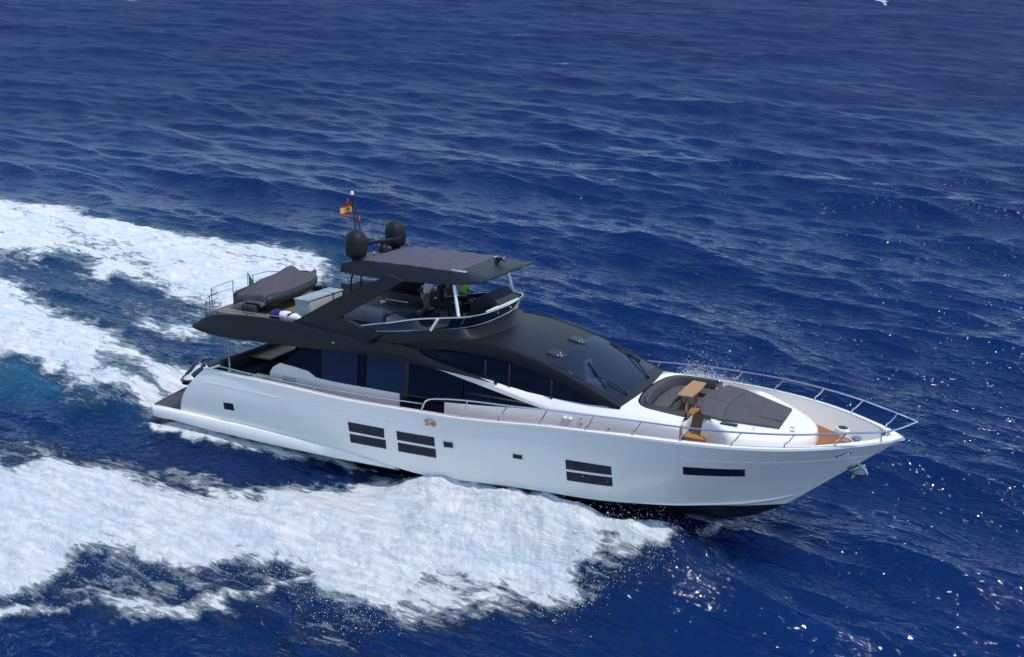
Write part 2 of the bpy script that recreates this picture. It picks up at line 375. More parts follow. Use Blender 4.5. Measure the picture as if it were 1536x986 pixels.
def pane(name, poly, off=-.02):
    gm = 'sglass'  # default panes carry the painted blue reflection, dark ones are plain tinted glass
    if off == 'dk': off = -.02; gm = 'glass'
    if name == 'side_door': gm = 'glass'
    if off == 'wh':
        for sgn in (-1, 1):
            bm = bmesh.new(); slab(bm, dense(poly, .5), lambda a, b: (a, sgn*float(np.interp(a, [12, 14, 15.4, 20], [2.30, 2.24, 2.17, 2.14])), b), lambda a, b: (a, sgn*float(np.interp(a, [12, 14, 15.4, 20], [2.27, 2.21, 2.14, 2.11])), b)); part(name, bm, M['glass'], smooth=0)
    else: plate(name, poly, M[gm], off-.03, off, both=True)
pane('saloon_window', [(6.27,3.3),(6.3,3.45),(7.75,4.62),(8.12,4.63),(8.12,3.0),(7,3.0)], 'dk')
pane('saloon_window', [(8.16,3.0),(8.16,4.64),(9.68,4.66),(9.68,3.0)])
pane('saloon_window', [(9.72,3.0),(9.72,4.66),(10.02,4.66),(10.02,3.0)], 'dk')
pane('saloon_window', [(10.06,3.0),(10.06,4.66),(11.70,4.66),(11.70,3.0)])
pane('saloon_window', [(11.85,3.1),(11.85,4.5),(14.05,4.2),(14.05,3.1)], 'dk')
pane('saloon_window', [(14.10,3.1),(14.10,4.2),(17.5,3.68),(17.5,3.5)], 'dk')
pane('side_door', [(11.53,2.28),(11.53,2.98),(13.36,3.08),(13.36,2.30)], -.035)
plate('window_mullion', [(8.12,3.05),(8.12,4.63),(8.16,4.63),(8.16,3.05)], BK, -.05, -.012)
plate('window_mullion', [(11.71,3.05),(11.71,4.6),(11.845,4.6),(11.845,3.05)], BK, -.05, -.012)
bm = bmesh.new(); box(bm, 6.9, 16.2, -2.08, 2.08, 2.35, 4.6); part('saloon_core', bm, M['dark2'])
bm = bmesh.new(); box(bm, 16.2, 19.6, -2.0, 2.0, 3.0, 3.2); part('wheelhouse_sole', bm, M['brown'])
bm = bmesh.new(); slab(bm, [(18.5,3.2),(18.5,3.75),(18.8,3.92),(19.5,3.92),(19.5,3.2)], lambda a, b: (a, -2.0, b), lambda a, b: (a, 2.0, b)); part('dashboard', bm, M['dark2'])
for yy in (-.9, .9):
    bm = bmesh.new(); box(bm, 17.35, 17.95, yy-.35, yy+.35, 3.2, 3.75, .06); hs_ = part('pilot_chair', bm, M['cream'])
    bm = bmesh.new(); box(bm, 17.2, 17.38, yy-.33, yy+.33, 3.7, 4.45, .06); part('backrest', bm, M['cream'], hs_)
bm = bmesh.new(); box(bm, 16.9, 18.2, -1.9, -1.5, 3.2, 3.9, .03); part('chart_locker', bm, M['teakt'])
# upper side windows under the brow
U = [(12.0,4.86),(12.3,4.9),(14.67,5.05),(16.0,4.95),(16.67,4.84),(18.11,4.46),(19.0,4.20),(19.3,4.05),(17.77,4.03),(16.5,4.14),(15.42,4.2),(14.31,4.3),(12.7,4.55)]
def uclip(x0, x1):
    top = [(12.0,4.88),(14.67,5.05),(16.0,4.95),(16.67,4.84),(18.11,4.46),(19.35,4.10)]; bot = [(12.0,4.80),(12.6,4.52),(14.2,4.2),(15.36,4.05),(16.41,3.96),(17.67,3.92),(18.6,3.93),(19.35,4.02)]
    xs = np.linspace(x0, x1, 8); tx, tz = zip(*top); bx_, bz = zip(*bot)
    return [(x, np.interp(x, tx, tz)) for x in xs]+[(x, np.interp(x, bx_, bz)) for x in xs[::-1]]
for a, b in ((12.1, 14.85), (14.9, 15.75), (15.8, 17.3), (17.35, 19.3)): pane('wheelhouse_window', uclip(a, b), 'wh')
for sgn in (-1, 1):
    for x in (14.875, 15.775, 17.325):
        bm = bmesh.new(); box(bm, x-.03, x+.03, sgn*2.19-.03, sgn*2.19+.03 if x < 15.5 else sgn*2.15+.03, 3.95, 4.9 if x < 16 else 4.6, .005); part('wheelhouse_mullion', bm, M['dark2'])
plate('window_vane', [(12.15,4.86),(12.2,4.70),(12.75,4.60),(12.45,4.75)], M['dark'], -.05, -.015)

# fly-deck wing (dark fascia along both sides)
lo = [(2.55,-3.02,4.45),(3.2,-3.10,4.36),(4.44,-3.12,4.32),(6.2,-3.05,4.38),(8.2,-3.0,4.47),(9.4,-2.86,4.52),(10.64,-2.66,4.47),(11.9,-2.50,4.41),(13.2,-2.43,4.33),(14.31,-2.39,4.26),(15.36,-2.30,4.14)]
hi = [(2.62,-2.95,4.58),(3.3,-2.90,4.96),(4.16,-2.88,5.13),(5.76,-2.80,5.21),(7.15,-2.76,5.23),(8.42,-2.72,5.10),(10.3,-2.60,4.98),(12.0,-2.42,4.91),(12.65,-2.40,4.66),(14.25,-2.33,4.34),(15.36,-2.24,4.20)]
LO, HI = spline(lo, 60), spline(hi, 60)
bm = bmesh.new()
for sgn in (-1, 1):
    secs = []
    for a, b in zip(LO, HI):
        o = .07*min(1, (b[2]-a[2])/.5); m1 = a*.66+b*.34+np.array([0, -o, 0]); m2 = a*.3+b*.7+np.array([0, -o*.8, 0])
        inn = .5 if a[0] < 12 else .06
        sec = [a+np.array([0, inn, .03]), a, m1, m2, b, b+np.array([0, .12, .0]), b+np.array([0, .14, -.12])]
        secs.append([p*np.array([1, -sgn, 1]) if sgn == 1 else p for p in sec])
    loft(bm, secs, cap=False)
part('fly_wing', bm, M['dark'], smooth=40)
# fly deck slab
bm = bmesh.new()
dk = [(x, y) for x, y, z in HI[::3] if 3.4 < x < 12.1]
o2 = [(x+.05, y+.1) for x, y in dk]+[(14.2, -2.1)]
poly = [(2.66, 0), (2.70, -1.4), (2.86, -2.3)]+o2+[(x, -y) for x, y in o2[::-1]]+[(2.86, 2.3), (2.70, 1.4)]
slab(bm, poly, lambda a, b: (a, b, 4.93), lambda a, b: (a, b, 4.45))
part('fly_deck', bm, M['dark2'])
bm = bmesh.new(); slab(bm, [(x*.995+.15, y*.93) for x, y in poly], lambda a, b: (a, b, 4.935), lambda a, b: (a, b, 4.95)); part('fly_decking', bm, M['teakd'])
bm = bmesh.new(); slab(bm, [(x, y) for x, y in ((2.95,-2.2),(7.6,-2.3),(7.6,2.3),(2.95,2.2))], lambda a, b: (a, b, 4.952), lambda a, b: (a, b, 4.965)); part('tender_deck', bm, teak('weathered_teak', (.22, .16, .09)))
# fly coaming below the wind deflector, brow beams, roof
base = [(7.4,-2.62,5.15),(9.0,-2.60,5.18),(10.4,-2.45,5.26),(11.5,-2.33,5.42),(12.6,-2.28,5.62),(13.4,-2.18,5.74),(13.85,-1.95,5.80),(14.1,-1.5,5.82),(14.25,-.7,5.84),(14.3,0,5.85)]
foot = [(7.4,-2.72,5.05),(9.0,-2.66,4.98),(10.4,-2.50,4.92),(11.5,-2.40,5.02),(12.6,-2.34,5.25),(13.6,-2.30,5.42),(14.35,-2.05,5.44),(14.85,-1.5,5.42),(15.15,-.7,5.44),(15.25,0,5.45)]
BS, FT = spline(base, 40), spline(foot, 40)
def mir(P): return np.concatenate([P, (P*np.array([1, -1, 1]))[::-1][1:]])
BS, FT = mir(BS), mir(FT)
bm = bmesh.new()
secs = []
for b, f in zip(BS, FT):
    mid = b*.45+f*.55; dirn = f-b; dirn[2] = 0; mid[2] -= .05*min(1, np.linalg.norm(dirn)/.5)
    inn = np.array([0.0, 0, 0]); c = np.array([12.0, 0, b[2]]); v = c-b; v[2] = 0; v /= max(.3, np.linalg.norm(v))
    secs.append([f, mid, b, b+v*.12, b+v*.14-np.array([0, 0, b[2]-4.95])])
loft(bm, secs); part('fly_coaming', bm, M['dark'], smooth=45)
rail_b = [(9.9,-2.42,5.40),(11.0,-2.32,5.66),(12.09,-2.2,5.92),(13.2,-2.2,6.12),(13.95,-2.05,6.22),(14.28,-1.75,6.25),(14.45,-.9,6.25),(14.5,0,6.25)]
wb = [(9.9,-2.47,5.24),(11.0,-2.38,5.36),(12.09,-2.28,5.53),(13.2,-2.2,5.70),(13.8,-1.97,5.79),(14.05,-1.6,5.81),(14.25,-.8,5.83),(14.3,0,5.84)]
RB, WB = mir(spline(rail_b, 36)), mir(spline(wb, 36))
bm = bmesh.new(); loft(bm, [[b, a, a+np.array([-.02, 0, .0]), b+np.array([-.02, 0, 0])] for a, b in zip(RB, WB)], close=True, cap=True)
wd = part('wind_deflector', bm, M['glass'], smooth=50)
bm = bmesh.new(); tube(bm, RB, .035, 8); part('rail', bm, M['steel'], wd)
bm = bmesh.new(); tube(bm, WB, .018, 6); part('base_trim', bm, M['steel'], wd)
for sgn in (-1, 1):
    bm = bmesh.new(); tube(bm, [(12.75, sgn*2.26, 5.62), (13.02, sgn*2.24, 6.06)], .05, 8); part('upright', bm, M['white'], wd)
    bm = bmesh.new(); tube(bm, [(14.35, sgn*.35, 6.2), (14.42, sgn*.5, 6.05)], .03, 8); part('bracket', bm, M['steel'], wd)
# roof
RX = np.linspace(11.4, 19.72, 50)
ez = cspl([11.4, 12.6, 14.2, 15.4, 16.7, 17.4, 18.12, 18.9, 19.72], [5.08, 5.33, 5.48, 5.43, 5.18, 4.99, 4.74, 4.45, 4.12], RX)
ey = np.interp(RX, [11.4, 14, 17, 19.72], [2.36, 2.30, 2.22, 2.24])
def roof_pt(x, q, up=0):
    z = np.interp(x, RX, ez); y = np.interp(x, RX, ey)-.14; fx = .14*(1-q*q)*max(0, (x-17.2)/2.5)
    return (x+fx, q*y, z-.01+(.10 if x < 17 else .10-.02*(x-17))*(1-q*q)+up)
bm = bmesh.new(); loft(bm, [[roof_pt(x, q) for q in np.linspace(-1, 1, 17)] for x in np.linspace(11.4, 17.17, 30)])
for qa, qb in ((-1, -.925), (.925, 1)): loft(bm, [[roof_pt(x, q) for q in np.linspace(qa, qb, 3)] for x in np.linspace(17.17, 19.72, 18)])
loft(bm, [[roof_pt(x, q) for q in np.linspace(-.925, .925, 15)] for x in np.linspace(19.40, 19.72, 4)]); loft(bm, [[roof_pt(19.72, q) for q in np.linspace(-1, 1, 17)], [tuple(np.array(roof_pt(19.74, q))-np.array([0, 0, .15])) for q in np.linspace(-1, 1, 17)]])
part('wheelhouse_roof', bm, M['dark'], smooth=60)
bm = bmesh.new()
for sgn in (-1, 1):
    secs = []
    for x, z, y in zip(RX, ez, ey):
        th = np.interp(x, [11.4, 12.6, 14.5, 19, 19.72], [.2, .36, .40, .30, .12])
        secs.append([(x, sgn*(y-.20), z-.02), (x, sgn*(y-.12), z+.015), (x, sgn*(y-.03), z-.02), (x, sgn*(y+.0), z-th*.6-.03), (x, sgn*(y-.02), z-th-.03), (x, sgn*(y-.16), z-th-.03)])
    loft(bm, secs, close=True, cap=True)
part('roof_brow', bm, M['dark'], smooth=40)
bm = bmesh.new(); loft(bm, [[roof_pt(x, q, .012) for q in np.linspace(-.93, .93, 13)] for x in np.linspace(17.15, 19.42, 16)]); ws = part('windscreen', bm, M['wglass'], smooth=60)
bm = bmesh.new(); loft(bm, [[roof_pt(x, q, .006) for q in (-.96, -.5, 0, .5, .96)] for x in (15.25, 15.28)]); 
loft(bm, [[roof_pt(x, q, .008) for q in (-.957, -.94)] for x in np.linspace(15.27, 17.1, 6)]); loft(bm, [[roof_pt(x, q, .008) for q in (.94, .957)] for x in np.linspace(15.27, 17.1, 6)])
part('roof_seam', bm, M['rubber'])
for b0, b1, pv in (((17.95,-.36), (18.98,-.80), (19.50,-.60)), ((17.75,.90), (18.95,.80), (19.50,.35))):   # wipers
    bm = bmesh.new(); a = np.array(roof_pt(*b0, .05)); c = np.array(roof_pt(*b1, .05)); p_ = np.array(roof_pt(*pv, .06)); mid = a*.45+c*.55+np.array([0, 0, .02])
    tube(bm, [a, mid, c], .03, 6); tube(bm, [p_, (p_+mid)/2+np.array([0, 0, .04]), mid], .022, 6); tube(bm, [p_-np.array([0, 0, .08]), p_+np.array([0, 0, .02])], .05, 8); part('wiper', bm, BK)
for yy in (-1.15, .62):   # roof light pods
    bm = bmesh.new(); q = (yy/2.05)
    pts = [(-.26, -.26), (.2, -.2), (.3, .05), (.22, .24), (-.24, .26)]
    slab(bm, pts, lambda a, b: tuple(np.array(roof_pt(17.02-.0+a, q+b/2.1, .055))), lambda a, b: tuple(np.array(roof_pt(17.02+a*1.06, q+b*1.06/2.1, .0))))
    h = part('roof_pod', bm, M['dark2'])
    for a, b in ((.08, .1), (.18, -.05), (.1, -.16)): bm = bmesh.new(); lathe(bm, [(.035, 0), (.03, .03), (.005, .045)], np.array(roof_pt(17.02+a, q+b/2.1, .05)), 10); part('lamp', bm, M['steel'], h)
# ------------------------------------------------------------------ coachroof, foredeck
bm = bmesh.new()
xs = np.linspace(16.6, 21.78, 24)
def cz(x): return float(np.interp(x, [16.6, 17.77, 18.66, 19.6, 20.3, 21.0, 21.78], [4.15, 4.07, 4.06, 4.10, 4.08, 4.06, 4.02]))
def inner_y(x):   # outer edge of the sofa well
    return float(np.interp(x, [19.85, 19.9, 20.0, 20.2, 20.5, 21.0, 21.78], [0, .8, 1.35, 1.75, 1.95, 2.02, 2.02]))
kx, kz = zip(*KN)
for sgn in (-1, 1):
    secs = []
    for x in np.linspace(15.3, 21.78, 60):
        z0 = float(np.interp(x, kx, kz)); yo = yh(x, z0); zt = float(np.interp(x, [15.3, 16.41, 17.67, 18.56, 19.25, 19.77, 20.3, 21.0, 21.78], [4.14, 4.02, 3.97, 3.97, 4.03, 4.10, 4.11, 4.10, 4.06]))
        yi = float(np.interp(x, [15.3, 16.4, 19.6, 20.2, 20.6, 21.78], [2.2, 2.16, 2.13, 2.12, 2.16, 2.2])); iy = inner_y(x) if x > 19.86 else (0 if x > 19.4 else 2.05)
        iy = min(iy, yi-.04)
        secs.append([(x, sgn*(yo-.01), z0-.06), (x, sgn*yo, z0), (x, sgn*(yo*.85+yi*.15), z0*.8+zt*.2+.015), (x, sgn*(yo*.3+yi*.7), z0*.3+zt*.7+.02), (x, sgn*yi, zt), (x, sgn*(yi*.7+iy*.3), zt+.02), (x, sgn*iy, zt+.025)])
    loft(bm, secs)
part('coachroof', bm, M['gel'], smooth=50)
# forward block carrying the sun pad
hb = [(22.22,1.55),(22.72,1.93),(23.25,2.30),(23.5,2.25),(24.1,1.92),(24.7,1.42),(25.1,1.02),(25.35,.58),(25.44,.25)]
bl = spline(hb, 30)
def ring(inset, z, zs=0):
    P = [(x-inset*(.4+.6*max(0, (x-22.3)/3.2))+(inset*.9 if x < 22.6 else 0), max(0, y-inset*.9), z-zs*(x-22.3)) for x, y in bl]
    return [(x, -y, q) for x, y, q in P]+[(x, y, q) for x, y, q in P[::-1]]
bm = bmesh.new(); loft(bm, [ring(-.06, 3.05), ring(-.04, 3.5, .02), ring(0, 3.82, .06), ring(.05, 3.95, .08), ring(.14, 4.04, .09), ring(.3, 4.08, .09)], close=True, cap=True)
part('foredeck_trunk', bm, M['gel'], smooth=50)
def padpt(u, v):  # u 0..1 aft-fwd, v -1..1
    hw = np.interp(u, [0, .25, 1], [1.62, 1.62, .96]); x = 22.2+2.28*u-.42*(1-v*v)*(1-u)**2
    return np.array([x, v*hw, 4.19-.23*u])
bm = bmesh.new()
for (u0, u1, v0, v1) in ((0, .30, -1, .0), (0, .30, .0, 1), (.30, 1, -1, .0), (.30, 1, .0, 1)):
    g = .004
    us = np.linspace(u0+g, u1-g, 10); vs = np.linspace(v0+g*1.5, v1-g*1.5, 10)
    top = []
    for i, u in enumerate(us):
        row = []
        for j, v in enumerate(vs):
            e = min(1, min(i, 9-i, j, 9-j)/1.2); row.append(padpt(u, v)+np.array([0, 0, .035*(e**.5)-.03]))
        top.append(row)
    loft(bm, top)
    edge = top[0]+[r[-1] for r in top[1:]]+top[-1][::-1][1:]+[r[0] for r in top[::-1][1:-1]]
    loft(bm, [edge, [p-np.array([0, 0, .14]) for p in edge]], close=True)
pad = part('sun_pad', bm, M['cushion'], smooth=60)
bm = bmesh.new()
loft(bm, [[padpt(u, v)+np.array([0, 0, .02+.05*math.sin(math.pi*k/6)]) for k, v in enumerate(np.linspace(-.52, .1, 7))] for u in np.linspace(.70, .99, 6)])
part('bolster', bm, M['cushion'], pad, smooth=60)
bm = bmesh.new(); box(bm, 22.92, 23.32, -2.36, -2.2, 3.83, 3.93, .01); 
bm.free()
for x, y in ((24.72, -.55), (24.78, -.85)): bm = bmesh.new(); box(bm, x, x+.14, y-.03, y+.03, 3.80, 3.86, .01); part('deck_fitting', bm, M['steel'])
for x, y in ((23.2, -1.75), (23.8, -1.55)): bm = bmesh.new(); box(bm, x, x+.04, y-.02, y+.02, 3.9, 4.0, .008); part('deck_fitting', bm, M['steel'])
bm = bmesh.new(); slab(bm, [(22.85,-1.86),(23.33,-1.74),(23.35,-1.66),(22.87,-1.68)], lambda a, b: (a, b, 4.06), lambda a, b: (a, b, 3.9)); part('pad_vent', bm, BK)
# walk-through between sofa and sun pad: teak sole, steps, light side walls
bm = bmesh.new(); slab(bm, [(20.6,-1.9),(22.4,-1.9),(22.4,1.9),(20.6,1.9)], lambda a, b: (a, b, 3.42), lambda a, b: (a, b, 3.2)); part('foredeck_sole', bm, teak('foredeck_teak', (.44, .21, .07), .08, 'X'))
bm = bmesh.new(); slab(bm, [(21.78,-2.62),(23.05,-2.60),(22.32,-1.75),(21.78,-1.9)], lambda a, b: (a, b, 3.30), lambda a, b: (a, b, 3.0)); part('deck_step', bm, M['teakt'])
# sofa in the foredeck well
def upath(d, n=44):  # d = inset from the outer edge
    P = spline([(21.74,-2.0+d),(21.0,-1.98+d),(20.5+d*.25,-1.9+d),(20.15+d*.7,-1.6+d*.7),(19.95+d,-1.0+d*.4),(19.88+d,0)], n)
    return np.concatenate([P, (P*np.array([1, -1]))[::-1][1:]])
A0, A1, A2, A3, A4 = upath(.0), upath(.16), upath(.34), upath(.40), upath(.92)
bm = bmesh.new()
loft(bm, [[(*a, 4.02), (*(a*.8+b*.2), 4.15), (*(a*.5+b*.5), 4.17), (*b, 4.10)] for a, b in zip(A0, A1)])
loft(bm, [[(*b, 4.10), (*(b*.6+c*.4), 4.20), (*(b*.25+c*.75), 4.18), (*c, 4.0), (*c, 3.85)] for b, c in zip(A1, A2)])
sf = part('foredeck_sofa', bm, M['fabric'], smooth=55)
bm = bmesh.new()
loft(bm, [[(*b, 3.80), (*b, 3.90), (*(b*.9+c*.1), 3.925), (*(b*.1+c*.9), 3.925), (*c, 3.89), (*c, 3.74)] for b, c in zip(A3, A4)], cap=True)
part('seat', bm, M['cushion'], sf, smooth=50)
bm = bmesh.new(); loft(bm, [[(*(c+(b-c)*.08), 3.74), (*(c+(b-c)*.08), 3.42)] for b, c in zip(A3, A4)])
for sgn in (-1, 1): box(bm, 21.66, 21.76, sgn*1.55-.48, sgn*1.55+.48, 3.42, 3.84, .01)
part('seat_base', bm, M['cream'], sf)
tb = bmesh.new()
slab(tb, [(21.02,-.42),(21.5,-.38),(21.55,.45),(21.5,1.26),(21.05,1.3),(21.0,.45)], lambda a, b: (a, b, 4.22), lambda a, b: (a, b, 4.17)); tbl = part('foredeck_table', tb, M['teakt'], smooth=20)
for yy in (-.05, .95):
    bm = bmesh.new(); tube(bm, [(21.28, yy, 3.4), (21.28, yy, 4.18)], .06, 10); lathe(bm, [(.16, 0), (.15, .03), (.05, .06)], (21.28, yy, 3.42), 14); part('leg', bm, M['steel'], tbl)
# bow fittings
wl = bmesh.new(); lathe(wl, [(.14, 0), (.21, .05), (.16, .10), (.12, .22), (.17, .27), (.17, .31), (.05, .35)], (26.62, .25, 3.31), 18); part('windlass', wl, M['steel'])
for x, y in ((26.35, -.15), (26.95, -.12)):
    bm = bmesh.new(); lathe(bm, [(.10, 0), (.09, .03), (.045, .06), (.045, .2), (.09, .22), (.10, .27), (.03, .30)], (x, y, 3.31), 14); part('bollard', bm, M['steel'])
bm = bmesh.new(); secs = [[(26.08+.30*a*math.cos(q), 1.12+.30*a*math.sin(q), z) for q in np.linspace(0, 6.283, 20)[:-1]] for a, z in ((.8, 3.3), (.8, 3.46), (.7, 3.52), (.55, 3.53))]
loft(bm, secs, close=True, cap=True); hb_ = part('deck_locker', bm, M['gel'], smooth=50)
bm = bmesh.new(); lathe(bm, [(.15, 0), (.15, .02), (.01, .03)], (26.08, 1.12, 3.532), 20); part('mirror_lid', bm, M['glass'], hb_)
bm = bmesh.new(); tube(bm, [(26.55, .2, 3.4), (26.8, .05, 3.38), (27.1, 0, 3.36)], .035, 6); part('anchor_chain', bm, M['steel'])
# side-deck details
for x, z in ((17.95, 3.50), (18.14, 3.51)): bm = bmesh.new(); lathe(bm, [(.07, -.02), (.07, .02), (.02, .04)], (x, -yh(x, z)-.01, z), 12); part('deck_light', bm, M['white'])
for x, z in ((18.52, 3.60), (18.54, 3.42), (18.85, 3.55), (19.5, 3.45)):
    bm = bmesh.new(); box(bm, x-.03, x+.03, -yh(x, z)-.03, -yh(x, z)+.02, z-.03, z+.03, .01); part('deck_socket', bm, M['steel'])

# ------------------------------------------------------------------ guard rails
RT = [(28.30,0,4.53),(27.66,.85,4.40),(26.53,1.66,4.38),(25.19,2.40,4.32),(23.76,2.89,4.27),(22.28,3.15,4.21),(20.79,3.25,4.16),(19.22,3.24,4.05),(17.65,3.24,3.95),(16.25,3.22,3.84),(14.77,3.22,3.74),(14.0,3.22,3.66),(13.3,3.22,3.52),(13.12,3.22,3.40),(12.95,3.22,3.03)]
for sgn in (-1, 1):
    P = np.array(RT)*np.array([1, sgn, 1]); bm = bmesh.new()
    a = spline(P[:12], 60); b = spline(P[11:], 12); tube(bm, np.concatenate([a, b[1:]]), .03, 8)
    gr = part('bow_rail', bm, M['steel'])
    for (bx_, by), (tx, ty, tz) in zip([(27.4,.60),(26.24,1.6),(24.93,2.4),(23.5,2.92),(22.02,3.19),(20.55,3.30),(19.0,3.26),(17.4,3.22),(15.9,3.2),(14.5,3.18)], [(27.66,.85,4.40),(26.53,1.66,4.38),(25.19,2.40,4.32),(23.76,2.89,4.27),(22.28,3.15,4.21),(20.79,3.25,4.16),(19.22,3.24,4.05),(17.65,3.24,3.95),(16.25,3.22,3.84),(14.77,3.22,3.74)]):
        z0 = sheer(bx_)[2]+.02; bm = bmesh.new()
        tube(bm, spline([(bx_, sgn*by, z0), (bx_+.01, sgn*by, z0+.12), (bx_*.75+tx*.25+.02, sgn*(by*.8+ty*.2), z0*.6+tz*.4), (tx, sgn*ty, tz)], 8), .022, 8)
        lathe(bm, [(.05, 0), (.045, .02), (.02, .03)], (bx_, sgn*by, z0), 10); part('stanchion', bm, M['steel'], gr)
    bm = bmesh.new(); tube(bm, spline([(3.55,sgn*2.92,2.86),(3.62,sgn*2.95,3.0),(5.2,sgn*3.02,3.04),(6.7,sgn*3.06,3.06),(8.3,sgn*3.1,3.07),(9.2,sgn*3.12,3.12),(11.37,sgn*3.15,3.20),(12.94,sgn*3.18,3.29),(13.05,sgn*3.2,3.3)], 40), .02, 8)
    ar = part('side_rail', bm, M['steel'])
    for x in (5.2, 6.75, 8.3, 9.85, 11.4):
        s_ = sheer(x); bm = bmesh.new(); tube(bm, [(x, sgn*(s_[1]-.08), s_[2]+.02), (x+.04, sgn*(s_[1]-.09), float(np.interp(x, [3.6, 9.2, 13], [3.03, 3.12, 3.29])))], .018, 8); part('stanchion', bm, M['steel'], ar)
bm = bmesh.new(); tube(bm, [(28.28,0,4.50),(28.29,0,5.0)], .018, 8); lathe(bm, [(.03,0),(.035,.03),(.01,.06)], (28.29,0,4.98), 8); part('jackstaff', bm, M['steel'])
# ------------------------------------------------------------------ aft cockpit
bm = bmesh.new(); slab(bm, [(3.0,-2.85),(6.6,-2.85),(6.6,2.85),(3.0,2.85)], lambda a, b: (a, b, 2.0), lambda a, b: (a, b, 1.9)); part('cockpit_sole', bm, M['teakd'])
bm = bmesh.new(); box(bm, 3.25, 4.0, -2.2, 2.3, 2.0, 2.42, .06); box(bm, 4.0, 5.6, 1.7, 2.5, 2.0, 2.42, .06); ck = part('cockpit_sofa', bm, M['fabric'])
bm = bmesh.new(); box(bm, 3.02, 3.28, -2.2, 2.4, 2.3, 2.98, .08); box(bm, 3.2, 5.6, 2.4, 2.65, 2.3, 2.98, .08); part('backrest', bm, M['cush2'], ck)
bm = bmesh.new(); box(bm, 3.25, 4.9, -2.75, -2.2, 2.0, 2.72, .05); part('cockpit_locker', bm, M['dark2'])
bm = bmesh.new(); box(bm, 4.9, 5.65, -2.7, -2.1, 2.0, 2.75, .04); part('cockpit_stairhead', bm, M['cream'])
bm = bmesh.new(); slab(bm, [(3.22,-.6),(4.22,-.55),(4.14,1.5),(3.2,1.45)], lambda a, b: (a, b, 2.78), lambda a, b: (a, b, 2.72)); ct = part('cockpit_table', bm, M['teakt'], smooth=20)
for yy in (0, 1.0):
    bm = bmesh.new(); tube(bm, [(3.7, yy, 2.0), (3.7, yy, 2.73)], .06, 10); part('leg', bm, M['steel'], ct)
for sgn in (-1, 1):
    bm = bmesh.new(); tube(bm, [(4.02, sgn*2.66, 2.85), (3.99, sgn*2.66, 4.45)], .035, 10); lathe(bm, [(.07,0),(.06,.04),(.03,.06)], (4.02, sgn*2.66, 2.83), 10); part('overhang_post', bm, M['steel'])
bm = bmesh.new()
secs = [[(6.3+.0, y, 2.0), (6.3, y, 3.3), (7.2, y, 4.45)] for y in (-2.3, 2.3)]; loft(bm, secs); part('saloon_door', bm, M['glass'])
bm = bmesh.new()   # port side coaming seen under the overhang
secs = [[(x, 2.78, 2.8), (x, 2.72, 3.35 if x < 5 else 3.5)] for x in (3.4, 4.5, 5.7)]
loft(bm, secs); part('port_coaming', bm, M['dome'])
# ------------------------------------------------------------------ flybridge: arch, hardtop, mast gear
arch = [(11.0,7.34),(8.87,6.27),(7.35,5.35),(6.75,5.10),(8.0,4.98),(10.4,4.92),(10.85,5.22),(10.45,5.32),(9.15,5.66),(11.65,7.2)]
for sgn in (-1, 1):
    bm = bmesh.new()
    f = lambda o: (lambda a, b: (a, sgn*((2.62 if b < 5.2 else 2.62-.42*(b-5.2)/2.1)+o), b))
    slab(bm, dense(arch, .3), f(.02), f(-.20)); part('arch_leg', bm, M['dark'], smooth=30)
    bm = bmesh.new(); loft(bm, [[(9.15, sgn*2.50, 5.64), (9.1, sgn*2.62, 5.3), (10.4, sgn*2.58, 4.98)], [(9.7, sgn*2.56, 5.47), (9.9, sgn*2.64, 5.2), (10.55, sgn*2.56, 5.02)], [(10.6, sgn*2.46, 5.35), (10.65, sgn*2.5, 5.2), (10.75, sgn*2.46, 5.1)]]); part('arch_fairing', bm, M['dark'], smooth=30)
# hardtop: sections along x
bm = bmesh.new()
def ht(x):
    zl = float(np.interp(x, [8.8, 11.4, 13.2, 14.4], [7.16, 7.14, 7.24, 7.40])); yl = float(np.interp(x, [8.8, 9.2, 13, 14.0, 14.4], [1.98, 2.05, 2.08, 2.05, 2.0]))
    zu = float(np.interp(x, [8.8, 9.3, 11.5, 13.3, 14.4], [7.46, 7.55, 7.60, 7.60, 7.47])); yu = float(np.interp(x, [8.8, 9.4, 13.4, 14.0, 14.4], [1.85, 1.58, 1.58, 1.75, 1.95]))
    return zl, yl, zu, yu
secs = []
for x in np.linspace(8.8, 14.4, 36):
    zl, yl, zu, yu = ht(x)
    q = max(0, (x-13.9)/.5); t = .0
    zb = zl+.04
    secs.append([(x, -yl+.2, zb), (x, -yl, zl), (x, -yl-.0, zl+.03), (x, -(yl*.55+yu*.45), zl*.52+zu*.48+.02), (x, -yu, zu), (x, -yu*.6, zu+.035), (x, 0, zu+.05), (x, yu*.6, zu+.035), (x, yu, zu), (x, (yl*.55+yu*.45), zl*.52+zu*.48+.02), (x, yl, zl+.03), (x, yl, zl), (x, yl-.2, zb)])
secs.append([(x+.14 if 2 <= i <= 10 else x, y, zl+.06 if z > zl+.06 else z) for i, (x, y, z) in enumerate(secs[-1])])
loft(bm, secs, close=True, cap=True); htop = part('hardtop', bm, M['dark'], smooth=40)
bm = bmesh.new()
XX = np.linspace(9.42, 13.35, 90)
rows = []
for i, x in enumerate(XX):
    row = []
    for v in np.linspace(-1, 1, 25):
        zl, yl, zu, yu = ht(x); hw = np.interp(x, [9.4, 13.4], [1.52, 1.60])
        fold = .030*abs(math.sin((x-9.4)/3.95*math.pi*5))**.5-.012 + .012*math.sin(x*23+v*3)*(1-abs(v))**.3
        row.append((x, v*hw, zu+.05*(1-(v*.9)**2)+.012+fold))
    rows.append(row)
loft(bm, rows); edge = rows[0]+[r[-1] for r in rows[1:]]+rows[-1][::-1][1:]+[r[0] for r in rows[::-1][1:-1]]
loft(bm, [edge, [(x, y, z-.09) for x, y, z in edge]], close=True)
part('canopy', bm, M['canopy'], htop, smooth=60)
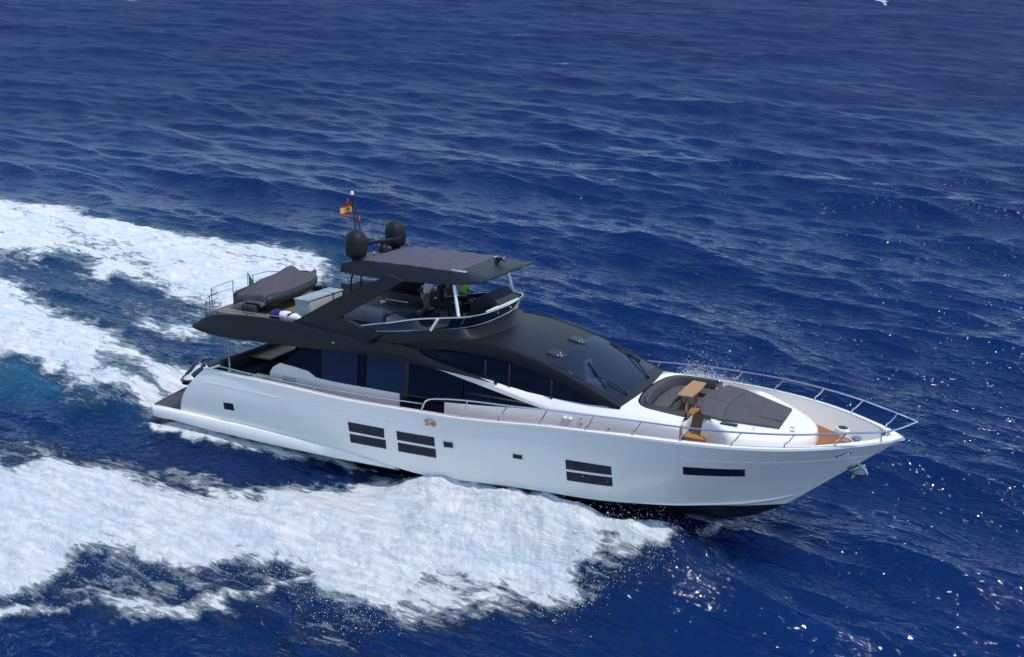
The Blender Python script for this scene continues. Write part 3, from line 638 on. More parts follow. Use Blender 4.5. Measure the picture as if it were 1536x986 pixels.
bm = bmesh.new(); box(bm, 13.1, 13.7, -1.50, -1.42, 7.57, 7.66, .015); box(bm, 13.36, 13.44, 1.1, 1.4, 7.60, 7.69, .015); part('track', bm, M['steel'], htop)
bm = bmesh.new(); lathe(bm, [(.10,0),(.10,.06),(.07,.09),(.0,.1)], (13.72,.72,7.60), 16); box(bm, 13.68, 14.0, .64, .80, 7.68, 7.80, .03); slp = part('searchlight', bm, BK, htop)
bm = bmesh.new(); tube(bm, [(13.98,.72,7.74),(14.05,.72,7.74)], .09, 14); part('lens', bm, M['steel'], slp)
for sgn in (-1, 1):
    bm = bmesh.new(); tube(bm, [(13.72, sgn*2.05, 6.2), (13.48, sgn*1.95, 7.26)], .055, 10); part('hardtop_post', bm, M['white'])
    bm = bmesh.new(); r_ = .405
    lathe(bm, [(.16,-.12),(.18,-.02),(.30,.0),(.36,.05),(r_,.18),(r_,.55)]+[(r_*math.cos(a), .55+r_*1.05*math.sin(a)) for a in np.linspace(.12, 1.5, 9)]+[(.004, .55+r_*1.05)], (9.02, sgn*1.28, 7.62), 28)
    part('satellite_dome', bm, M['dome'], smooth=60)
bm = bmesh.new(); lathe(bm, [(.2,0),(.2,.14),(.16,.22),(.1,.26),(.08,.34)], (9.32,.02,7.62), 20); box(bm, 9.24,9.42,-.80,.80,7.96,8.09,.04, mtx=Matrix.Translation((9.32,0,8))@Matrix.Rotation(math.radians(-19),4,'Z')@Matrix.Translation((-9.32,0,-8))); part('radar_scanner', bm, M['dark'])
bm = bmesh.new(); tube(bm, [(9.15,-.75,7.6),(9.0,-.82,7.95)], .025, 8); lathe(bm, [(.03,-.06),(.06,0),(.05,.06),(.01,.09)], (9.45,-.78,7.68), 10); part('horn', bm, M['steel'])
bm = bmesh.new(); tube(bm, [(8.62,-.62,7.55),(8.52,-.6,8.5),(8.36,-.59,9.72)], [.035,.03,.025], 8); tube(bm, [(8.9,-.62,7.55),(8.72,-.6,8.5),(8.43,-.59,9.70)], [.035,.03,.025], 8)
for z, a, b in ((8.30, 8.54, 8.77), (8.8, 8.49, 8.67), (9.4, 8.40, 8.52)): tube(bm, [(a, -.6, z), (b, -.6, z)], .018, 6)
tube(bm, [(8.25,-.6,8.2),(8.55,-.6,8.28),(9.1,-.6,8.1)], .028, 6); ms = part('signal_mast', bm, M['dark2'])
bm = bmesh.new(); lathe(bm, [(.06,0),(.07,.05),(.06,.11),(.01,.14)], (8.39,-.59,9.72), 12); part('masthead_lamp', bm, M['white'], ms)
for x, z in ((8.20, 9.47), (8.68, 8.85)):
    bm = bmesh.new(); lathe(bm, [(.045,-.05),(.05,0),(.045,.07),(.01,.09)], (x,-.59,z), 10); tube(bm, [(x,-.59,z),(8.48,-.59,z)], .012, 6); part('signal_lamp', bm, M['red'], ms)
bm = bmesh.new(); tube(bm, [(8.9,.62,7.55),(8.9,.62,10.3)], [.012,.006], 6); part('whip_antenna', bm, BK)
# ------------------------------------------------------------------ flybridge furniture
bm = bmesh.new(); slab(bm, [(8.2,-2.3),(10.5,-2.28),(13.2,-2.05),(14.0,-1.5),(14.1,0),(14.0,1.5),(13.2,2.05),(10.5,2.28),(8.2,2.3)], lambda a, b: (a, b, 5.17), lambda a, b: (a, b, 4.96)); part('helm_sole', bm, M['teakd'])
bm = bmesh.new(); box(bm, 6.62, 7.24, -1.86, .25, 4.97, 5.82, .015); bar = part('wet_bar', bm, M['box'])
bm = bmesh.new(); box(bm, 6.58, 7.28, -1.90, .29, 5.825, 5.87, .01); part('worktop', bm, M['box'], bar)
bm = bmesh.new(); box(bm, 7.245, 7.27, -1.8, .2, 5.05, 5.78, .01); part('cupboard_front', bm, M['cushl'], bar)
for yy in (-.2, .45):
    bm = bmesh.new(); tube(bm, spline([(8.0,yy,5.6),(7.98,yy,6.3),(8.1,yy,6.7),(8.6,yy,7.1)], 12), .035, 8); part('roof_ladder_rail', bm, BK)
bm = bmesh.new(); box(bm, 8.55, 10.0, -.95, -.3, 5.17, 5.50, .06); box(bm, 8.5, 10.05, -1.2, -.95, 5.17, 5.78, .06); fs = part('fly_sofa', bm, M['cushl'])
bm = bmesh.new(); box(bm, 9.28, 9.30, -1.21, -.9, 5.2, 5.79, .004); box(bm, 8.4, 8.6, -1.2, .9, 5.2, 5.75, .06); part('backrest', bm, M['cushl'], fs)
bm = bmesh.new(); box(bm, 10.5, 11.35, -1.72, -1.15, 5.17, 5.62, .07, mtx=Matrix.Translation((10.9,-1.4,5.4))@Matrix.Rotation(math.radians(12),4,'Y')@Matrix.Translation((-10.9,1.4,-5.4))); part('fly_sunpad', bm, M['cushl'])
bm = bmesh.new(); box(bm, 10.15, 11.7, -1.1, .2, 5.17, 5.56, .05); part('fly_table', bm, M['cush2'])
bm = bmesh.new(); secs = [[(x, 2.32, 4.95), (x, 2.40, 5.75 if x > 6.5 else 5.5), (x, 2.52, 5.78 if x > 6.5 else 5.52), (x, 2.6, 5.0)] for x in np.linspace(5.6, 13.2, 16)]; loft(bm, secs, cap=True); part('port_bulwark', bm, M['brown'])
bm = bmesh.new(); box(bm, 7.5, 9.2, 1.85, 2.28, 4.97, 5.06, .02); part('port_step', bm, M['gel'])
# helm
bm = bmesh.new(); slab(bm, [(12.95,4.97),(12.95,5.75),(13.15,5.95),(13.8,6.12),(14.15,5.95),(14.2,4.97)], lambda a, b: (a, -.15, b), lambda a, b: (a, 1.75, b)); hc = part('helm_console', bm, M['dark2'])
bm = bmesh.new(); loft(bm, [[(13.0,y,6.02),(13.35,y,6.42),(13.75,y,6.60),(14.2,y,6.22),(14.1,y,6.0)] for y in np.linspace(.0, 1.5, 5)], close=True, cap=True); part('folded_screen_cover', bm, M['cush2'], hc)
bm = bmesh.new(); slab(bm, [(13.9,5.78),(14.2,5.78),(14.3,6.15),(14.15,6.2)], lambda a, b: (a, -.9, b), lambda a, b: (a, 1.5, b)); part('console_front', bm, M['cream'], hc)
bm = bmesh.new(); tube(bm, [(12.86+.0, .9+.19*math.cos(a), 5.86+.19*math.sin(a)) for a in np.linspace(0, 6.283, 18)[:-1]], .02, 6, close=True); tube(bm, [(13.1,.9,5.8),(12.86,.9,5.86)], .025, 6); tube(bm, [(12.86,.9,5.67),(12.86,.9,6.05)], .015, 6); part('steering_wheel', bm, M['steel'], hc)
bm = bmesh.new(); box(bm, 12.15, 12.75, .15, 1.5, 5.17, 5.385, .02); part('foot_rest', bm, M['dark2'])
for yy, xo in ((.50, 0), (1.12, 0)):
    bm = bmesh.new(); box(bm, 11.62, 12.22, yy-.30, yy+.30, 5.80, 5.94, .05); sc_ = part('helm_seat', bm, M['cush2'])
    bm = bmesh.new(); box(bm, 11.48, 11.64, yy-.30, yy+.30, 5.85, 6.55, .06); part('backrest', bm, M['cush2'], sc_)
    bm = bmesh.new(); tube(bm, [(11.9, yy, 4.95), (11.9, yy, 5.82)], .07, 10); part('pedestal', bm, M['steel'], sc_)
bm = bmesh.new(); box(bm, 11.1, 11.42, -.7, .2, 5.17, 5.7, .03); part('helm_bench', bm, M['dark2'])
bm = bmesh.new(); slab(bm, [(11.57,5.25),(11.57,5.5),(11.6,5.5),(11.6,5.25)], lambda a, b: (a-.14, -.5, b), lambda a, b: (a-.14, .1, b)); part('bench_door', bm, M['redwood'])
# aft fly rails
def rail(pts, posts, z0=4.95, r=.02, mid=None):
    bm = bmesh.new(); tube(bm, spline(pts, 30) if len(pts) > 2 else pts, r, 8)
    if mid: tube(bm, [(x, y, z-mid) for x, y, z in (spline(pts, 30) if len(pts) > 2 else pts)], r*.7, 6)
    o = part('fly_rail', bm, M['steel'])
    for x, y, z in posts:
        bm = bmesh.new(); tube(bm, [(x, y, z0), (x, y, z)], r, 8); part('post', bm, M['steel'], o)
rail([(3.15,-2.72,5.42),(3.0,-2.68,5.45),(2.72,-2.2,5.5),(2.6,-1.6,5.52)], [(2.98,-2.66,5.45),(2.7,-2.15,5.5)], 4.7, mid=.22)
rail([(2.68,-2.0,5.78),(2.55,-1.2,5.8),(2.5,-.6,5.8)], [(2.68,-2.0,5.78),(2.5,-.6,5.8)], 4.8, mid=.3)
rail([(3.2,-2.74,5.18),(4.8,-2.66,5.28),(6.6,-2.56,5.3)], [(3.6,-2.72,5.2),(5.0,-2.65,5.28)], 5.05)
rail([(2.5,.6,5.8),(2.55,1.4,5.8),(2.7,2.1,5.7),(3.1,2.6,5.6),(5,2.6,5.6)], [(2.5,.6,5.8),(2.7,2.1,5.7),(3.8,2.6,5.6)], 4.8, mid=.25)
rail([(5.2,2.45,5.6),(5.25,2.45,5.98),(5.7,2.45,6.02),(7.5,2.45,6.02),(9.0,2.45,6.02),(9.9,2.45,6.0)], [(5.9,2.45,6.02),(7.2,2.45,6.02),(8.6,2.45,6.02)], 5.0, mid=.2)
rail([(5.4,1.5,4.97),(5.4,1.5,5.9),(5.6,1.5,5.95),(6.3,1.5,5.95),(6.5,1.5,5.9),(6.5,1.5,4.97)], [], 5.0, mid=None)
rail([(8.4,1.55,5.35),(9.4,1.55,5.35)], [(8.4,1.55,5.35),(9.4,1.55,5.35)], 4.97)
rail([(9.0,.9,5.6),(9.0,.9,6.1)], [(9.0,.9,6.1)], 4.97)
bm = bmesh.new(); lathe(bm, [(.07,-.03),(.07,.03),(.02,.05)], (9.2,-3.0,4.85), 12); part('navigation_lamp', bm, M['steel'])

# ------------------------------------------------------------------ tender under its cover, lying athwartships on the fly deck
T = thing('tender', 'small inflatable tender under a grey canvas cover on the upper aft deck', 'tender', (4.3, -.1, 4.97))
def tl(p): return (p[0]-4.3, p[1]+.1, p[2]-4.97)
bm = bmesh.new()
tp = spline([(5.02,-1.62,5.50),(5.10,-1.0,5.52),(5.14,0,5.56),(5.08,.9,5.64),(4.88,1.45,5.72),(4.58,1.72,5.76),(4.3,1.80,5.78)], 24)
tp2 = tp*np.array([-1, 1, 1])+np.array([8.6, 0, 0])
tube(bm, [tl(p) for p in np.concatenate([tp, tp2[::-1][1:]])], [.14]+[.21]*45+[.14], 14); tr_ = build('inflatable_tube', bm, M['rubber'], T, smooth=60)
bm = bmesh.new()
secs = [[tl(p) for p in ((3.75,y,5.35+dz),(4.05,y,5.13+dz),(4.3,y,5.05+dz*1.6),(4.55,y,5.13+dz),(4.85,y,5.35+dz))] for y, dz in ((-1.35,0),(0,0),(1,.08),(1.7,.3),(1.95,.45))]
loft(bm, secs); bm.faces.new([bm.verts.new(p) for p in secs[0]]); build('hull', bm, M['white'], T)
bm = bmesh.new()
ridge = [(-1.60,5.70,.30),(-1.3,5.92,.48),(-.8,6.08,.58),(-.3,6.16,.62),(.2,6.19,.54),(.55,6.30,.36),(.8,6.40,.30),(1.0,6.33,.34),(1.25,6.10,.4),(1.6,5.96,.4),(1.9,5.94,.3),(2.15,5.86,.2)]
ry, rz, rw_ = np.array(ridge).T
secs = []
for y in np.linspace(-1.66, 2.16, 40):
    z = np.interp(y, ry, rz); fw = np.interp(y, ry, rw_); yy = y
    hx = float(np.interp(y, [-1.66,-1.2,.9,1.5,1.9,2.16], [.86,1.0,1.02,.88,.66,.35])); ze = float(np.interp(y, [-1.66,.0,1,2.16], [5.42,5.5,5.6,5.74])); hxr = hx*np.interp(y, [-1.7, -1.0, .4, 2.2], [1.0, .90, .78, .7])
    sag = .05*math.sin(y*7)
    tz = float(np.interp(y, tp[:, 1], tp[:, 2])) if y < 1.9 else 5.80; txx = float(np.interp(y, tp[:12, 1], tp[:12, 0])) if y < 1.0 else float(np.interp(y, [1.0, 1.55, 1.95, 2.16], [5.08, 4.92, 4.62, 4.40]))
    if y < -1.25: txx = 5.06; tz = 5.53
    secs.append([tl(p) for p in ((4.3-hx-.03, y, ze-.32), (4.3-hx-.05, y, ze-.05), (4.3-hx*.85, y, ze+.16), (4.3-hx*.55-fw*.1, y, ze+(z-ze)*.62+sag*.5), (4.3-fw*.5, y, ze+(z-ze)*.93), (4.3, y, z), (4.3+fw*.5, y, ze+(z-ze)*.93), (4.3+hxr*.6+fw*.1, y, max(ze+(z-ze)*.55-sag*.6, tz+.25)), (txx-.06, y, tz+.225), (txx+.10, y, tz+.20 if y > -1 else tz-.1))])
loft(bm, secs); 
a = secs[0]; c0 = bm.verts.new(tuple(np.mean(np.array(a), axis=0)+np.array([0, -.05, -.05])))
bm.verts.ensure_lookup_table(); ring0 = [bm.verts[i] for i in range(10)]
for i in range(9): bm.faces.new((ring0[i], ring0[i+1], c0))
cv = build('cover', bm, M['cover'], T, smooth=70)
mo = cv.modifiers.new('soft', 'SUBSURF'); mo.levels = 1; mo.render_levels = 1
for a in ((-.3, .3, -1.75, -1.35, .0, .32, .05), (-.7, .7, -1.1, -1.0, .0, .2, .02), (-.7, .7, .9, 1.0, .0, .25, .02)):
    bm = bmesh.new(); box(bm, *a); build('chock', bm, M['cush2'], T)
# sea scooter lying on the aft deck, in front of the tender
Q = thing('sea_scooter', 'small white and blue sea scooter lying beside the covered tender', 'sea scooter', (6.35, -1.95, 4.97), math.radians(8))
bm = bmesh.new(); tube(bm, [(-.55,0,.17),(-.35,0,.2),(0,0,.2),(.35,0,.18),(.62,0,.14)], [.06,.17,.19,.15,.04], 14); build('body', bm, M['white'], Q, smooth=60)
bm = bmesh.new(); tube(bm, [(-.62,0,.2),(-.5,0,.22),(-.28,0,.23)], [.16,.2,.2], 16); build('nose', bm, M['blue'], Q, smooth=50)
bm = bmesh.new(); tube(bm, [(.1,-.2,.3),(.25,0,.36),(.1,.2,.3)], .04, 8); build('handlebar', bm, M['blue'], Q)
G = thing('fuel_can', 'dark plastic can standing behind the white sea scooter', 'can', (5.75, -2.05, 4.97))
bm = bmesh.new(); box(bm, -.14, .14, -.1, .1, 0, .32, .04); build('body', bm, M['rubber'], G)
bm = bmesh.new(); tube(bm, [(.05,0,.31),(.05,0,.38)], .035, 10); build('cap', bm, M['red'], G)

# jet ski lying across the swim platform
J = thing('jet_ski', 'white and black jet ski parked across the stern platform', 'jet ski', (.12, .42, .85))
bm = bmesh.new()
secs = []
for y, wd_, zb, zt in ((-1.62,.10,.42,.52),(-1.5,.28,.28,.56),(-1.2,.45,.14,.60),(-.6,.52,.05,.60),(.3,.54,.04,.52),(1.3,.5,.06,.46),(1.55,.44,.1,.42)):
    secs.append([(-wd_*.95,y,zt-.12),(-wd_,y,zt-.2),(-wd_*.7,y,zb+.06),(0,y,zb),(wd_*.7,y,zb+.06),(wd_,y,zt-.2),(wd_*.95,y,zt-.12)])
loft(bm, secs, close=True, cap=True); build('hull', bm, M['rubber'], J, smooth=45)
bm = bmesh.new()
secs = []
for y, wd_, z0, z1 in ((-1.60,.06,.44,.50),(-1.45,.25,.44,.62),(-1.1,.38,.45,.76),(-.75,.42,.45,.92),(-.5,.36,.45,.98),(-.3,.30,.45,.80),(-.1,.46,.42,.58),(.6,.5,.38,.50),(1.5,.42,.34,.42)):
    secs.append([(-wd_,y,z0),(-wd_*.9,y,z0*.6+z1*.4),(-wd_*.35,y,z1-.02),(0,y,z1),(wd_*.35,y,z1-.02),(wd_*.9,y,z0*.6+z1*.4),(wd_,y,z0)])
loft(bm, secs, cap=True); build('deck', bm, mat('pale_blue_white_plastic', (.52, .57, .66), .3, coat=.4), J, smooth=50)
bm = bmesh.new(); slab(bm, [(-.26,-1.30),(.26,-1.30),(.30,-.80),(.16,-.62),(-.16,-.62),(-.30,-.80)], lambda a, b: (a, b, float(np.interp(b, [-1.45,-1.1,-.75,-.5], [.64,.78,.94,1.0]))-.12*abs(a)), lambda a, b: (a, b, .5)); build('bonnet_panel', bm, M['rubber'], J)
bm = bmesh.new(); tube(bm, [(-.50,.2,.42),(-.54,-.6,.46),(-.44,-1.2,.47),(-.2,-1.55,.47),(0,-1.64,.47),(.2,-1.55,.47),(.44,-1.2,.47),(.54,-.6,.46),(.50,.2,.42)], .06, 8); build('rub_rail', bm, BK, J)
bm = bmesh.new(); secs = [[(-.15,y,.5),(-.17,y,z-.05),(-.1,y,z),(.1,y,z),(.17,y,z-.05),(.15,y,.5)] for y, z in ((-.25,.82),(0,.86),(.5,.84),(.7,.92),(1.3,.88),(1.42,.6))]; loft(bm, secs, cap=True); build('saddle', bm, M['rubber'], J, smooth=50)
bm = bmesh.new(); tube(bm, [(-.42,-.30,1.16),(-.2,-.40,1.14),(0,-.46,1.08),(.2,-.40,1.14),(.42,-.30,1.16)], .035, 8); tube(bm, [(0,-.55,.98),(0,-.42,1.12)], .07, 8); build('handlebar', bm, BK, J)
for sg in (-1, 1):
    bm = bmesh.new(); box(bm, sg*.40-.05, sg*.40+.05, -.86, -.78, .95, 1.10, .02); build('mirror', bm, BK, J)
# flags
def flag(name, label, loc, cols, n=24, L_=.5, H_=.32, wav=.05, drop=0):
    F = thing(name, label, 'flag', loc)
    for k, (a, b, m) in enumerate(cols):
        pass
    return F
F = thing('ensign', 'small red and yellow striped flag flying from the signal mast', 'flag', (8.38, -.59, 8.97))
def ff(u, v): return (-.46*u-.02, .10*math.sin(u*5)*u+.02*math.sin(v*3), v*.40-.05*u*u+.03*math.sin(u*6))
for nm, v0, v1, m in (('stripe', 0, .25, mat('red_cloth', (.55, .03, .02), .8)), ('stripe', .25, .75, mat('yellow_cloth', (.85, .55, .12), .8)), ('stripe', .75, 1, bpy.data.materials['red_cloth'] if 'red_cloth' in bpy.data.materials else None)):
    bm = bmesh.new(); g = [[ff(u, v) for v in np.linspace(v0, v1, 5)] for u in np.linspace(0, 1, 16)]
    loft(bm, g); loft(bm, [[(x, y+.006, z) for x, y, z in r] for r in g]); build(nm, bm, m, F, smooth=60)
bm = bmesh.new()
for cx, cy, rr in ((.42, .50, .085), (.42, .62, .05), (.33, .47, .05), (.51, .47, .05)):
    for dy in (-.012, .018):
        pl = [ff(cx+rr*1.1*math.cos(a), cy+rr*1.6*math.sin(a)) for a in np.linspace(0, 6.283, 13)[:-1]]
        bm.faces.new([bm.verts.new((x, y+dy, z)) for x, y, z in pl])
build('coat_of_arms', bm, mat('dark_crest', (.10, .06, .05), .8), F, weld=False)
F = thing('green_flag', 'dark green flag hanging from its staff behind the covered tender', 'flag', (2.45, .35, 4.95), math.radians(24))
bm = bmesh.new(); tube(bm, [(0,0,-.2),(-.02,0,1.02)], .015, 8); build('staff', bm, M['steel'], F)
bm = bmesh.new(); g = [[(.02+.58*u*(1-v*.95)+.02*math.sin(9*u), .05*math.sin(8*u+2*v), .10+.9*v-.12*u) for v in np.linspace(0, 1, 12)] for u in np.linspace(0, 1, 14)]
loft(bm, g); loft(bm, [[(x, y+.008, z) for x, y, z in r] for r in g]); build('cloth', bm, M['green'], F, smooth=60)

# ------------------------------------------------------------------ people on the flybridge
def skin_mesh(name, joints, edges, m, parent, root, sub=2):
    names = list(joints); me = bpy.data.meshes.new(name)
    me.from_pydata([joints[k][0] for k in names], [(names.index(a), names.index(b)) for a, b in edges], [])
    o = link(name, me, m, parent)
    md = o.modifiers.new('skin', 'SKIN'); md.use_smooth_shade = True; md.branch_smoothing = .4
    if not me.skin_vertices: 
        me.attributes  # noqa
    sv = me.skin_vertices[0].data if me.skin_vertices else None
    if sv is None:
        bpy.context.view_layer.objects.active = o
        bpy.ops.mesh.customdata_skin_add(); sv = me.skin_vertices[0].data
    for k, nme in enumerate(names):
        r = joints[nme][1]; sv[k].radius = r if hasattr(r, '__len__') else (r, r); sv[k].use_root = (nme == root)
    ss = o.modifiers.new('sub', 'SUBSURF'); ss.levels = sub; ss.render_levels = sub
    return o
def person(label, loc, rotz, pose, shirt, shorts):
    """local frame: +x is the way the person faces, z up, origin on the floor"""
    P = thing('person', label, 'person', loc, rotz)
    V = lambda *a: np.array(a, float)
    if pose == 'stand':
        pel, che, nek = V(-.06,0,.93), V(.06,0,1.28), V(.14,0,1.46); head = V(.20,0,1.62)
        leg = lambda s: [V(-.05,s*.10,.88), V(-.02,s*.11,.48), V(-.08,s*.11,.09), V(.05,s*.13,.03), V(.13,s*.14,.025)]
        arm = lambda s: [V(.07,s*.19,1.38), V(.10,s*.30,1.12), V(.28,s*.26,.96), V(.36,s*.24,.95)]
    else:
        pel, che, nek = V(-.02,0,.58), V(-.04,0,.95), V(.0,0,1.14); head = V(.05,0,1.31)
        leg = lambda s: [V(.05,s*.11,.57), V(.44,s*.14,.58), V(.46,s*.14,.14), V(.56,s*.15,.04), V(.64,s*.16,.03)]
        arm = lambda s: [V(-.02,s*.19,1.06), V(.08,s*.27,.82), V(.34,s*.20,.84), V(.42,s*.17,.86)]
    mid = (pel+che)/2
    J_ = {'pelvis': (pel, (.15,.12)), 'waist': (mid, (.14,.105)), 'chest': (che, (.16,.12)), 'neckbase': ((che*.25+nek*.75), (.09,.08)), 'neck': (nek, .055), 'jaw': (head+V(.02,0,-.07), (.065,.075)), 'skull': (head+V(-.005,0,.03), (.085,.10)), 'crown': (head+V(-.01,0,.09), (.06,.065)), 'nose': (head+V(.115,0,-.02), .014)}
    E_ = [('pelvis','waist'),('waist','chest'),('chest','neckbase'),('neckbase','neck'),('neck','jaw'),('jaw','skull'),('skull','crown'),('skull','nose')]
    for s, nm in ((-1,'r'),(1,'l')):
        for k, (p, r) in enumerate(zip(leg(s), (.095,.062,.042,.04,.028))): J_['leg%d%s' % (k, nm)] = (p, r)
        E_ += [('pelvis','leg0'+nm)]+[('leg%d%s' % (k, nm), 'leg%d%s' % (k+1, nm)) for k in range(4)]
        a = arm(s)
        for k, (p, r) in enumerate(zip(a, (.06,.042,.028,.034))): J_['arm%d%s' % (k, nm)] = (p, r)
        E_ += [('neckbase','arm0'+nm)]+[('arm%d%s' % (k, nm), 'arm%d%s' % (k+1, nm)) for k in range(3)]
        d = (a[3]-a[2]); d /= np.linalg.norm(d)
        for q, (off, ln) in enumerate(((-.03,.06),(-.01,.075),(.01,.07),(.03,.055))):
            b0 = a[3]+V(0,off,0)+d*.03; J_['f%da%s' % (q, nm)] = (b0, .009); J_['f%db%s' % (q, nm)] = (b0+d*ln*.6+V(0,0,-.01), .008); J_['f%dc%s' % (q, nm)] = (b0+d*ln*.9+V(0,0,-.035), .007)
            E_ += [('arm3'+nm, 'f%da%s' % (q, nm)), ('f%da%s' % (q, nm), 'f%db%s' % (q, nm)), ('f%db%s' % (q, nm), 'f%dc%s' % (q, nm))]
        J_['tha'+nm] = (a[3]+V(.0,-s*.045,.0), .010); J_['thb'+nm] = (a[3]+d*.045+V(0,-s*.055,-.01), .008); E_ += [('arm3'+nm,'tha'+nm),('tha'+nm,'thb'+nm)]
    skin_mesh('body', J_, E_, M['skin'], P, 'pelvis')
    g = 1.22
    SJ = {'a': (pel+V(0,0,.03), (.175,.145)), 'b': (mid, (.175,.14)), 'c': (che, (.19,.15)), 'd': (che*.25+nek*.75, (.105,.095))}
    SE = [('a','b'),('b','c'),('c','d')]
    for s, nm in ((-1,'r'),(1,'l')):
        a = arm(s); SJ['s'+nm] = (a[0], .082); SJ['e'+nm] = (a[0]*.35+a[1]*.65, .066); SE += [('d','s'+nm),('s'+nm,'e'+nm)]
    skin_mesh('shirt', SJ, SE, shirt, P, 'a')
    TJ = {'a': (pel+V(0,0,.02), (.165,.135))}; TE = []
    for s, nm in ((-1,'r'),(1,'l')):
        l = leg(s); TJ['h'+nm] = (l[0], .115); TJ['k'+nm] = (l[0]*.2+l[1]*.8, .092); TE += [('a','h'+nm),('h'+nm,'k'+nm)]
    skin_mesh('shorts', TJ, TE, shorts, P, 'a')
    bm = bmesh.new()
    for v in bmesh.ops.create_uvsphere(bm, u_segments=16, v_segments=10, radius=1)['verts']:
        c = v.co; v.co = Vector((head[0]-.018+c.x*.108*(1 if c.x < 0 else .9), c.y*.092, head[2]+.055+max(c.z, -.55 if c.x < .1 else -.1)*.105))
    build('hair', bm, M['hair'], P, smooth=60)
    bm = bmesh.new()
    for s in (-1, 1): bmesh.ops.create_uvsphere(bm, u_segments=8, v_segments=6, radius=.012, matrix=Matrix.Translation((head[0]+.092, s*.034, head[2]+.018)))
    build('eyes', bm, BK, P, weld=False)
    return P
person('person in a white shirt and khaki shorts standing, bent forward under the hardtop', (10.98, .42, 5.18), math.radians(60), 'stand', M['shirtw'], M['khaki'])
person('person in a charcoal shirt sitting at the helm, left of the lime green shirt', (11.80, .50, 5.38), 0, 'sit', M['shirtd'], M['navy'])
person('person in a lime green shirt and dark shorts sitting at the helm', (12.12, 1.12, 5.38), 0, 'sit', M['shirtg'], M['navy'])

